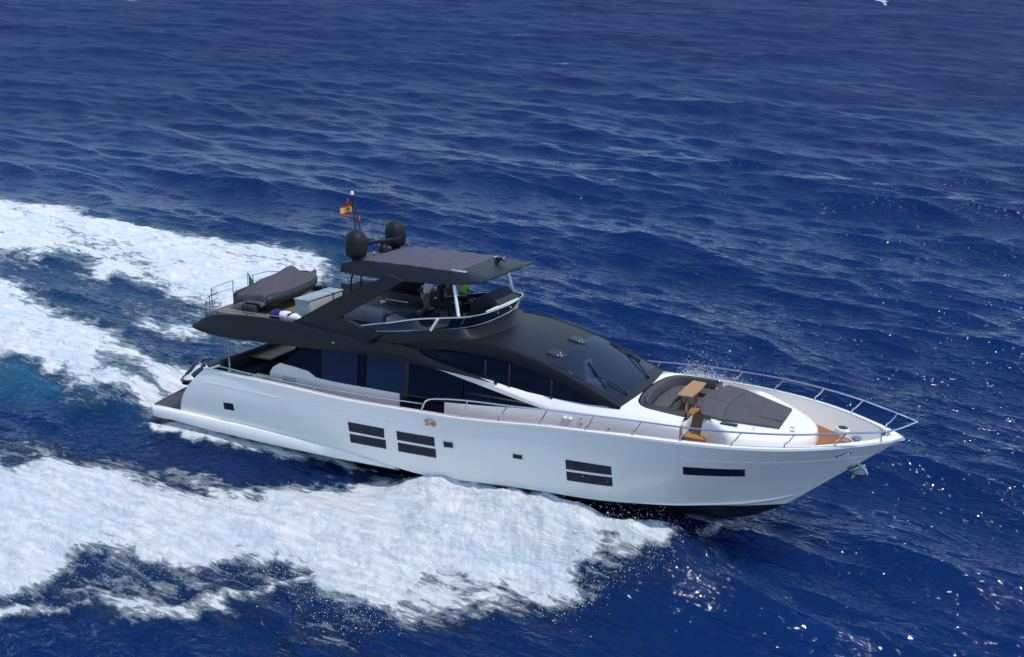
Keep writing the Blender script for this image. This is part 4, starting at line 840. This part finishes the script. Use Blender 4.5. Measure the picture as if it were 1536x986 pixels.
# ------------------------------------------------------------------ sea
WAKE = {
  'ridge': [(21.7,-2.6), (21.3,-2.7), (20.5,-2.9), (19.1,-3.2), (17.2,-3.1), (15.2,-3.0), (13.0,-3.0), (11.2,-3.5), (7.9,-5.4), (2.9,-6.7), (-1.6,-8.7), (-5.1,-10.5), (-16.1,-16.7)],
  'bow': [(21.9,-1.8), (21.6,-2.1), (21.2,-2.0), (20.3,-1.9), (18.7,-2.2), (16.8,-2.2), (14.7,-2.2), (12.5,-2.1), (10.5,-2.6), (9.1,-3.8), (7.4,-4.8), (4.9,-5.4), (2.0,-5.9), (-0.8,-6.4), (-2.6,-8.0), (-6.1,-9.8), (-22.1,-14.4), (-7.6,-20.1), (1.5,-14.9), (4.3,-13.4), (5.0,-12.6), (5.0,-11.3), (5.6,-10.5), (7.1,-10.3), (7.6,-9.5), (8.6,-9.5), (9.4,-8.6), (10.3,-8.3), (11.4,-8.0), (12.6,-8.6), (13.8,-8.9), (14.7,-8.9), (15.1,-8.3), (14.9,-7.3), (15.3,-6.5), (16.2,-5.9), (17.3,-5.8), (18.5,-5.8), (19.6,-5.7), (20.2,-5.3), (19.7,-4.5), (20.0,-3.7), (20.8,-3.8), (21.5,-3.9), (21.5,-3.0), (21.6,-2.0)],
  'bow2': [(3.5,-14.2), (5.4,-12.9), (6.5,-11.9), (7.1,-11.3), (8.7,-10.8), (9.9,-10.1), (10.8,-9.1), (11.8,-7.9), (12.3,-8.0), (11.6,-9.3), (10.8,-10.2), (9.8,-11.1), (9.1,-11.8), (7.9,-12.2), (7.0,-12.1), (5.9,-13.3), (4.0,-14.6)],
  'bowmist': [(22.0,-1.3), (20.9,-0.3), (18.6,-2.4), (10.7,-7.5), (4.7,-10.8), (4.9,-12.5), (7.3,-12.6), (9.2,-11.6), (12.3,-10.2), (13.7,-11.3), (15.7,-10.3), (16.5,-8.8), (18.3,-7.3), (20.5,-5.2), (22.2,-4.0)],
  'chine': [(1.6,-2.2), (3.2,-1.9), (4.9,-1.7), (7.4,-1.7), (9.4,-1.8), (10.5,-2.1), (9.9,-2.4), (8.7,-2.6), (7.3,-2.8), (6.0,-3.1), (4.5,-3.4), (2.8,-3.5), (0.9,-3.4), (-0.3,-3.1)],
  'upleft': [(-6.8,-7.7), (-2.3,-5.8), (0.5,-5.1), (2.3,-5.2), (4.9,-4.4), (5.5,-5.1), (-1.7,-8.7), (-3.9,-9.8)],
  'stern': [(0.1,2.3), (-1.8,1.9), (-4.1,1.8), (-6.3,2.3), (-11.2,3.9), (-16.4,5.4), (-20.5,6.1), (-31.5,8.9), (-68.8,16.7), (-47.7,3.4), (-16.4,-2.3), (-9.3,-2.7), (-6.9,-2.6), (-4.8,-2.7), (-2.5,-2.6), (-0.0,-3.0), (0.5,-1.1)],
  'teal': [(-7.0,0.9), (-5.9,0.8), (-3.5,0.1), (-1.3,-0.6), (-1.1,-1.3), (-3.3,-0.9), (-5.4,-0.2)],
  'teal2': [(-12.0,-4.0), (-10.0,-2.2), (-9.4,-1.6), (-7.4,-1.8), (-4.8,-2.7), (-6.1,-3.3), (-7.9,-3.8), (-9.6,-5.7)],
  'port': [(-4.8,16.5), (-6.4,16.9), (-8.1,16.6), (-9.8,16.3), (-13.6,16.4), (-16.8,15.8), (-20.6,16.2), (-25.6,16.9), (-29.6,16.5), (-33.2,16.1), (-44.6,15.9), (-81.5,17.7), (-66.3,10.6), (-32.4,7.8), (-22.1,7.4), (-19.8,7.7), (-17.9,8.4), (-14.7,7.4), (-12.3,8.0), (-8.6,7.2), (-4.6,6.2), (-1.9,7.5), (-0.4,11.1)],
  'portlow': [(-62.6,13.5), (-27.8,7.2), (-20.0,8.4), (-15.5,8.7), (-10.3,8.4), (-6.0,7.9), (-2.4,8.2), (1.5,3.3), (-1.9,3.2), (-4.5,3.4), (-7.1,3.4), (-10.3,4.3), (-15.5,5.9), (-21.1,6.6), (-26.7,6.4), (-58.1,11.2)],
  'portjet': [(-7.8,3.7), (-8.8,5.1), (-6.8,5.3), (-4.6,5.7), (-2.9,5.2), (-3.7,3.8), (-5.8,3.4)],
  'stbtrail': [(21.8,-2.0), (22.0,-1.0), (22.9,0.2), (23.0,0.2), (22.9,-0.5), (22.4,-1.2)],
  'cap1': [(2.0,168.6), (3.0,172.7), (6.1,166.9), (5.1,164.1)],
  'cap2': [(-37.2,99.8), (-36.2,103.2), (-32.7,101.2), (-33.5,98.7)],
  'cap3': [(26.1,46.7), (26.9,48.0), (27.9,48.7), (27.2,47.1)],
  'cap4': [(2.3,37.6), (3.3,39.1), (4.7,39.6), (3.5,37.8)],
  'cap5': [(-127.8,117.9), (-127.0,119.6), (-121.0,115.7), (-122.1,114.0)],
  'cap6': [(-22.3,85.3), (-21.7,87.8), (-19.4,85.0), (-20.1,83.1)],
  'cap7': [(19.8,0.0), (21.0,0.1), (22.9,0.0), (22.8,-0.3), (21.0,-1.2)],
}

def hsh(ix, iy, s):
    h = (ix.astype(np.int64)*374761393+iy.astype(np.int64)*668265263+s*1442695041) & 0x7fffffff
    h = ((h ^ (h >> 13))*1274126177) & 0x7fffffff
    return ((h ^ (h >> 16)) & 0xffff)/65535.
def vnoise(x, y, s=0):
    ix = np.floor(x); iy = np.floor(y); fx = x-ix; fy = y-iy; ix = ix.astype(np.int64); iy = iy.astype(np.int64)
    fx = fx*fx*(3-2*fx); fy = fy*fy*(3-2*fy)
    a = hsh(ix, iy, s); b = hsh(ix+1, iy, s); c = hsh(ix, iy+1, s); d = hsh(ix+1, iy+1, s)
    return (a*(1-fx)+b*fx)*(1-fy)+(c*(1-fx)+d*fx)*fy
def fbm(x, y, o=4, s=0, g=.55):
    v = 0; a = 1; t = 0
    for k in range(o): v = v+a*vnoise(x*2**k+k*17.3, y*2**k-k*9.1, s+k); t += a; a *= g
    return v/t
def sd_poly(px, py, poly):
    n = len(poly); d = np.full(px.shape, 1e9); ins = np.zeros(px.shape, bool)
    for i in range(n):
        ax, ay = poly[i]; bx, by = poly[(i+1) % n]; ex, ey = bx-ax, by-ay; wx, wy = px-ax, py-ay
        t = np.clip((wx*ex+wy*ey)/(ex*ex+ey*ey+1e-9), 0, 1); d = np.minimum(d, (wx-ex*t)**2+(wy-ey*t)**2)
        c = (ay > py) != (by > py); xi = ax+(py-ay)/(by-ay+1e-12)*ex; ins ^= c & (px < xi)
    d = np.sqrt(d); return np.where(ins, d, -d)
def sstep(a, b, x): t = np.clip((x-a)/(b-a), 0, 1); return t*t*(3-2*t)
def sea_fields(x, y):
    """foam density, aeration, extra height, chop factor"""
    FW = np.zeros_like(x); F = np.zeros_like(x); A = np.zeros_like(x); H = np.zeros_like(x); K = np.ones_like(x)
    box_ = (x > -140) & (x < 40) & (y > -22) & (y < 130)
    for k in ('cap1', 'cap5'):
        c = np.mean(WAKE[k], axis=0); box_ |= (np.abs(x-c[0]) < 14) & (np.abs(y-c[1]) < 14)
    idx = np.where(box_)[0]
    X, Yy = x[idx], y[idx]
    jx = X+1.6*(fbm(X*.5, Yy*.5, 4, 3)-.5)+.5*(fbm(X*2.2, Yy*2.2, 3, 13)-.5); jy = Yy+1.6*(fbm(X*.5+40, Yy*.5, 4, 5)-.5)+.5*(fbm(X*2.2, Yy*2.2+9, 3, 15)-.5)
    D = {}
    for k, poly in WAKE.items():
        if k == 'ridge': continue
        p = np.array(poly); m = (jx > p[:, 0].min()-6) & (jx < p[:, 0].max()+6) & (jy > p[:, 1].min()-6) & (jy < p[:, 1].max()+6)
        s_ = np.full(X.shape, -9.)
        if m.any(): s_[m] = sd_poly(jx[m], jy[m], poly)
        D[k] = s_
    big = fbm(X*.18, Yy*.30, 4, 21); med = fbm(X*.6, Yy*1.0, 4, 31)
    f = np.zeros_like(X)
    def add(v): np.maximum(f, v, out=f)
    add(sstep(-1.3, 1.5, D['bow'])*(.97+.35*(med-.5)+.25*(big-.5)+.22*sstep(8, 16, X)))
    add(sstep(-.8, .6, D['bow2'])*(.76+.5*(med-.5)))
    add(sstep(-1.5, 1.5, D['bowmist'])*(.48+.6*(big-.5)))
    add(sstep(-.5, .35, D['chine'])*(.78+.4*(med-.5)))
    add(sstep(-1.5, 1., D['upleft'])*(.50+.5*(big-.5)))
    st = sstep(-1.8, 2.0, D['stern'])*(.94+.8*(big-.5)); tl_ = np.maximum(sstep(-.9, .8, D['teal']), sstep(-1.2, 1.5, D['teal2']))
    add(st*(1-.62*tl_))
    pw = sstep(-1.4, 2.2, D['port']); add(pw*(.97+1.0*(big-.5)*sstep(25, 2, D['port'])))
    add(sstep(-2.5, 2.5, D['portlow'])*(.52+.8*(big-.5)))
    add(sstep(-1.2, 1.0, D['portjet'])*.70)
    add(sstep(-.5, .5, D['stbtrail'])*.48)
    FW[idx] = f
    for k in ('cap1','cap2','cap3','cap4','cap5','cap6'): add(sstep(-.4, .4, D[k])*{'cap1': .66, 'cap2': .34}.get(k, .48))
    add(sstep(-.4, .4, D['cap7'])*.36)
    F[idx] = f
    A[idx] = np.clip(np.maximum.reduce([.6*sstep(-2, 2, D['stern']), .95*tl_, .55*sstep(-3, 3, D['port']), .35*sstep(-3, 3, D['portlow']), .5*sstep(-.5, 2, D['bow']), .8*sstep(-.5,.8,D['portjet'])])*(.7+.9*(big-.5)), 0, 1)
    dens = np.clip(f, 0, 1)
    bow_t = np.clip((X+20)/40, 0, 1)
    hz = sstep(1.6, 0, np.maximum(np.maximum(-1.3-X, X-12.5), np.maximum(-4.1-Yy, Yy-3.4)))
    lump = fbm(X*1.1, Yy*1.5, 5, 41, .6)-.5; fine = fbm(X*3.5, Yy*4.0, 4, 51, .6)-.5
    rp = np.array(WAKE['ridge']); dr = np.full(X.shape, 1e9)
    for (ax, ay), (bx, by) in zip(rp[:-1], rp[1:]):
        ex, ey = bx-ax, by-ay; t = np.clip(((X-ax)*ex+(Yy-ay)*ey)/(ex*ex+ey*ey), 0, 1); dr = np.minimum(dr, np.hypot(X-ax-ex*t, Yy-ay-ey*t))
    hr = np.interp(X, [-40, 0, 8, 14, 18, 22, 26], [.30, .34, .26, .80, 1.2, 1.3, 1.15])
    mound = hr*np.exp(-(dr/(1.5+.06*np.clip(20-X, 0, 60)))**2)*(.8+.5*(fbm(X*.5, Yy*.5, 3, 77)-.2)) + .22*sstep(-.8, 2., D['bow'])
    h = mound + sstep(-1, 3, D['port'])*.35 + sstep(-1.5, 2.5, D['stern'])*.45 + sstep(-.25, .4, D['chine'])*.18 + sstep(-.6, .6, D['bow2'])*.10
    h += sstep(.45, .9, dens)*(lump*.30+fine*.14)
    # thrown, curling front of the bow wave
    front = sstep(-.8, 1.0, D['bow'])*sstep(9, 19, X)
    h += front*.25*np.clip(lump+.1, 0, 1)
    hch = sstep(-.5, .35, D['chine'])*.16
    hz = hz*(1-np.exp(-(dr/1.3)**2)*sstep(10.5, 13.5, X)); h = h*(1-.9*hz)-.14*hz+hch*hz
    H[idx] = h
    K[idx] = 1-.55*sstep(-4, 3, np.maximum.reduce([D['bow'], D['port'], D['stern'], D['portlow']]))
    K[idx] *= 1-.75*hz
    return F, A, H, K, FW
wd_main = math.radians(270)
waves = []
for i in range(110):
    lam = .62*(26/.62)**(i/109.)*rng.uniform(.94, 1.06); th = wd_main+rng.normal(0, .34 if lam < 6 else .25)
    st_ = .055 if lam < 1.8 else .036*(1 if lam < 6 else (6/lam)**.7)
    waves.append((lam, th, st_*lam/6.2832*rng.uniform(.6, 1.4), rng.uniform(0, 6.283)))
def sea_xyz(x, y, sp):
    F, A, H, K, FW = sea_fields(x, y)
    z = np.zeros_like(x); dx = np.zeros_like(x); dy = np.zeros_like(x)
    grp = .55+.9*fbm(x*.045, y*.045, 3, 71)
    for lam, th, a, ph in waves:
        k = 6.2832/lam; cx, cy = math.cos(th), math.sin(th); at = np.clip((lam/sp-2.2)/1.8, 0, 1)*a*grp
        q = k*(cx*x+cy*y)+ph; q = q-(.42 if lam < 8 else .2)*np.cos(q); c = np.cos(q); s_ = np.sin(q); z += at*c; dx -= at*s_*cx*.62; dy -= at*s_*cy*.62
    return x+dx*K, y+dy*K, z*K+H, F, A, FW
cx0, cy0 = CAM_LOC[0], CAM_LOC[1]; az0 = math.atan2(CAM_DIR[1], CAM_DIR[0])
thd = np.linspace(-math.radians(50), math.radians(50), 1400); ths = np.linspace(math.radians(50), 2*math.pi-math.radians(50), 72)[1:-1]
th = np.concatenate([thd, ths])+az0; NT = len(th)
rr = [7.0]
while rr[-1] < 330: rr.append(rr[-1]*(1+.0033+.0000*rr[-1]))
NR1 = len(rr)
while rr[-1] < 40000: rr.append(rr[-1]*1.25)
rr = np.array(rr); NR = len(rr)
RR, TH = np.meshgrid(rr, th, indexing='ij'); px = (cx0+RR*np.cos(TH)).ravel(); py = (cy0+RR*np.sin(TH)).ravel()
dth = np.concatenate([np.full(len(thd), thd[1]-thd[0]), np.full(len(ths), ths[1]-ths[0])])
spc = np.maximum(RR*.0033, RR*dth[None, :]); spc[NR1:] = 1e4; spc = np.where(RR > 300, spc*(1+(RR-300)/10), spc).ravel()
wx, wy, wz, FO, AE, FOW = sea_xyz(px, py, spc)
UNR = sstep(.07, .48, spc)   # share of the ripples too short for the mesh: they widen the gloss instead
far = RR.ravel() > 340
wz = np.where(far, 0, wz)
ii, jj = np.meshgrid(np.arange(NR-1), np.arange(NT), indexing='ij'); j2 = (jj+1) % NT
quads = np.stack([ii*NT+jj, (ii+1)*NT+jj, (ii+1)*NT+j2, ii*NT+j2], -1).reshape(-1, 4)
co = np.stack([wx, wy, wz], -1)
# smooth vertex normals of the whole sheet, shared by the sea and the wake
a_, b_, c_, d_ = (co[quads[:, k]] for k in range(4)); fn = np.cross(c_-a_, d_-b_); vn = np.zeros_like(co)
for k in range(4): 
    for ax in range(3): vn[:, ax] += np.bincount(quads[:, k], weights=fn[:, ax], minlength=len(co))
vn /= np.maximum(1e-9, np.linalg.norm(vn, axis=1))[:, None]
def sheet(name, q, m, extra=None):
    used = np.unique(q); mp = np.full(len(co), -1); mp[used] = np.arange(len(used)); v = co[used]; qq = mp[q]
    fo, ae, nn = FO[used], AE[used], vn[used]
    loops = qq.ravel(); nl = len(loops); tot = np.full(len(qq), 4)
    me = bpy.data.meshes.new(name); me.vertices.add(len(v)); me.vertices.foreach_set('co', v.astype(np.float32).ravel())
    me.loops.add(nl); me.loops.foreach_set('vertex_index', loops.astype(np.int32)); me.polygons.add(len(qq))
    me.polygons.foreach_set('loop_start', (np.arange(len(qq))*4).astype(np.int32))
    me.update(calc_edges=True)
    for nm, arr in (('foam', fo), ('aer', ae), ('unresolved', UNR[used])):
        at = me.attributes.new(nm, 'FLOAT', 'POINT'); at.data.foreach_set('value', arr.astype(np.float32))
    me.polygons.foreach_set('use_smooth', np.ones(len(qq), bool))
    me.normals_split_custom_set_from_vertices([tuple(t) for t in nn])
    return link(name, me, m)
def sea_material():
    m = bpy.data.materials.new('sea_water'); m.use_nodes = True; t = m.node_tree; N = t.nodes.new; L = t.links.new; b = t.nodes['Principled BSDF']
    geo = N('ShaderNodeNewGeometry')
    def mapping(sc, rot=0):
        mp = N('ShaderNodeMapping'); mp.inputs['Scale'].default_value = sc; mp.inputs['Rotation'].default_value = (0, 0, rot); L(geo.outputs['Position'], mp.inputs['Vector']); return mp.outputs['Vector']
    def noise(vec, sc, det=4, ro=.55, dist=0):
        n = N('ShaderNodeTexNoise'); n.inputs['Scale'].default_value = sc; n.inputs['Detail'].default_value = det; n.inputs['Roughness'].default_value = ro; n.inputs['Distortion'].default_value = dist; L(vec, n.inputs['Vector']); return n.outputs['Fac']
    def math_(op, a, b_=None, c=None):
        n = N('ShaderNodeMath'); n.operation = op
        for k, s in enumerate((a, b_, c)):
            if s is None: continue
            if isinstance(s, (int, float)): n.inputs[k].default_value = s
            else: L(s, n.inputs[k])
        return n.outputs[0]
    def mrange(v, a, b_, c=0, d=1, smooth=True):
        n = N('ShaderNodeMapRange'); n.interpolation_type = 'SMOOTHSTEP' if smooth else 'LINEAR'; L(v, n.inputs['Value'])
        for k, s in zip(('From Min', 'From Max', 'To Min', 'To Max'), (a, b_, c, d)): n.inputs[k].default_value = s
        return n.outputs[0]
    def mix(f, a, b_):
        n = N('ShaderNodeMix'); n.data_type = 'RGBA'; L(f, n.inputs['Factor'])
        for k, s in (('A', a), ('B', b_)):
            if isinstance(s, tuple): n.inputs[k].default_value = (*s, 1)
            else: L(s, n.inputs[k])
        return n.outputs['Result']
    fo = N('ShaderNodeAttribute'); fo.attribute_name = 'foam'; ae = N('ShaderNodeAttribute'); ae.attribute_name = 'aer'
    foam, aer = fo.outputs['Fac'], ae.outputs['Fac']
    wind = mapping((1, 2.2, 1), math.radians(2))      # ripples drawn out along the crests
    flow = mapping((.42, 1.3, 1), math.radians(-6))    # foam streaks drawn out along the track
    n1 = noise(flow, 2.7, 12, .74, .5); n2 = noise(flow, .6, 8, .62, .8)
    nn_ = math_('ADD', math_('MULTIPLY', math_('SUBTRACT', n1, .5), 1.5), math_('MULTIPLY', math_('SUBTRACT', n2, .5), .8))
    fv = math_('ADD', foam, nn_)
    white = mrange(fv, .46, .70); milk = mrange(fv, .30, .60)
    deep = (.0022, .0155, .092)
    patch = noise(mapping((1, 1, 1)), .03, 3)
    wcol = mix(mrange(patch, .3, .7), (.0, .0120, .062), (.0, .0165, .082))
    acol = mix(aer, wcol, (.020, .125, .19)); acol = mix(math_('MULTIPLY', milk, math_('ADD', math_('MULTIPLY', aer, .5), .22)), acol, (.17, .31, .43))
    fcol = mix(mrange(noise(flow, 2.6, 10, .7, .6), .3, .66), (.62, .65, .665), (.92, .885, .845)); fcol = mix(mrange(n2, .36, .6, .5, 0), fcol, (.62, .71, .74))
    col = mix(white, acol, fcol); L(col, b.inputs['Base Color'])
    rg = N('ShaderNodeAttribute'); rg.attribute_name = 'unresolved'; L(math_('MINIMUM', math_('ADD', math_('MULTIPLY', white, .65), math_('ADD', .05, math_('MULTIPLY', rg.outputs['Fac'], .60))), .9), b.inputs['Roughness']); b.inputs['IOR'].default_value = 1.333
    L(math_('SUBTRACT', .58, math_('MULTIPLY', white, .45)), b.inputs['Specular IOR Level'])
    b.subsurface_method = 'BURLEY'; L(mrange(foam, .10, .27, 1, 0), b.inputs['Subsurface Weight']); b.inputs['Subsurface Radius'].default_value = (1.0, 1.6, 2.4); b.inputs['Subsurface Scale'].default_value = 1.6
    r1 = noise(wind, 1.8, 2, .42, .3); r2 = noise(wind, 5.5, 1.5, .4, .3); r0 = noise(wind, .8, 3, .55, .2)
    hh = math_('ADD', math_('ADD', math_('MULTIPLY', r1, .16), math_('MULTIPLY', r0, .0)), math_('MULTIPLY', r2, .040))
    hh = math_('ADD', math_('MULTIPLY', hh, math_('SUBTRACT', 1, math_('MULTIPLY', milk, .8))), math_('MULTIPLY', white, math_('MULTIPLY', n1, .20)))
    bp = N('ShaderNodeBump'); bp.inputs['Strength'].default_value = 1; bp.inputs['Distance'].default_value = 1; hh = math_('MULTIPLY', hh, math_('SUBTRACT', 1, math_('MULTIPLY', rg.outputs['Fac'], .45))); L(hh, bp.inputs['Height']); L(bp.outputs['Normal'], b.inputs['Normal'])
    return m
SEA = sea_material()
fq = FOW[quads].max(axis=1); is_w = fq > .30
tag(sheet('sea', quads[~is_w], SEA), 'deep blue choppy open sea all round the yacht', 'sea', kind='structure')
tag(sheet('wake_foam', quads[is_w], SEA), 'white churned foam and wash spreading from the moving yacht', 'wake', kind='stuff')
# flying droplets along the bow wave, the stern wash and by the foredeck
def drops(P, R):
    n = len(P); base = np.array([(1,0,0),(-1,0,0),(0,1,0),(0,-1,0),(0,0,1),(0,0,-1)], float)
    fc = np.array([(0,2,4),(2,1,4),(1,3,4),(3,0,4),(2,0,5),(1,2,5),(3,1,5),(0,3,5)])
    v = (P[:, None, :]+base[None]*R[:, None, None]*rng.uniform(.7, 1.3, (n, 6, 1))).reshape(-1, 3); f = (fc[None]+np.arange(n)[:, None, None]*6).reshape(-1, 3)
    me = bpy.data.meshes.new('spray'); me.vertices.add(len(v)); me.vertices.foreach_set('co', v.astype(np.float32).ravel()); me.loops.add(f.size); me.loops.foreach_set('vertex_index', f.ravel().astype(np.int32))
    me.polygons.add(len(f)); me.polygons.foreach_set('loop_start', (np.arange(len(f))*3).astype(np.int32)); me.update(calc_edges=True); me.polygons.foreach_set('use_smooth', np.ones(len(f), bool)); return me
cand = np.where((FOW > .28) & (RR.ravel() < 120))[0]
xx, yy, ff_ = co[cand, 0], co[cand, 1], FO[cand]
sdb = sd_poly(xx, yy, WAKE['bow']); edge_w = np.exp(-(sdb/.7)**2)*sstep(-14, 14, xx)*1.0+.9*np.exp(-(sdb/1.0)**2)*sstep(8, 17, xx)+sstep(.6, .95, ff_)*.04
sdp = sd_poly(xx, yy, WAKE['port']); edge_w *= sstep(2, 10, xx)
sds = sd_poly(xx, yy, WAKE['stern']); edge_w += .04*sstep(-1, 1, sds)
ry_ = np.interp(xx, np.array(WAKE['ridge'])[:, 0][::-1], np.array(WAKE['ridge'])[:, 1][::-1]); edge_w *= (yy < ry_-.1)
area = spc[cand]**2; pr = edge_w*area; pr /= pr.sum(); n_d = 14000
pick = rng.choice(len(cand), n_d, p=pr); base = co[cand[pick]]
hs = rng.exponential(.13, n_d)*(1+1.2*sstep(6, 17, base[:, 0])*(base[:, 1] < 0)); P = base+np.stack([rng.normal(0, .25, n_d), rng.normal(0, .30, n_d), np.minimum(hs, 1.5)], -1)
Rr = np.clip(rng.lognormal(math.log(.0062), .5, n_d), .0035, .022)
extra = []
for _ in range(13000):
    q = rng.beta(1.2, 2.2); u = rng.exponential(.12) if rng.uniform() < .85 else rng.exponential(.42)
    p = BOAT @ Vector((19.9+2.6*q+rng.normal(0, .15), 3.55+rng.exponential(.35), 3.35+u*(1.15-q))); extra.append(tuple(p))
for _ in range(3500):
    q = rng.uniform(0, 1)**1.6; p = BOAT @ Vector((22.75-1.2*q+rng.normal(0, .05+.25*q), -.3-1.4*q-rng.exponential(.12), -.05-.55*q+rng.normal(0, .05+.12*q))); extra.append(tuple(p))
for _ in range(420):
    q = rng.uniform(0, 1); x = 24.0+q*1.2+rng.normal(0, .25); z = 3.45-rng.beta(1.1, 1.8)*1.1; a = hull_at(x, z); extra.append(tuple(BOAT @ Vector((a[0], -(a[1]+.02), z))))
P = np.concatenate([P, np.array(extra)]); Rr = np.concatenate([Rr, np.clip(rng.lognormal(math.log(.0055), .55, len(extra)), .003, .024)])
tag(link('spray', drops(P, Rr), mat('spray_water', (.86, .88, .90), .35, var=.03)), 'white spray droplets flying off the bow wave and wash', 'spray', kind='stuff')
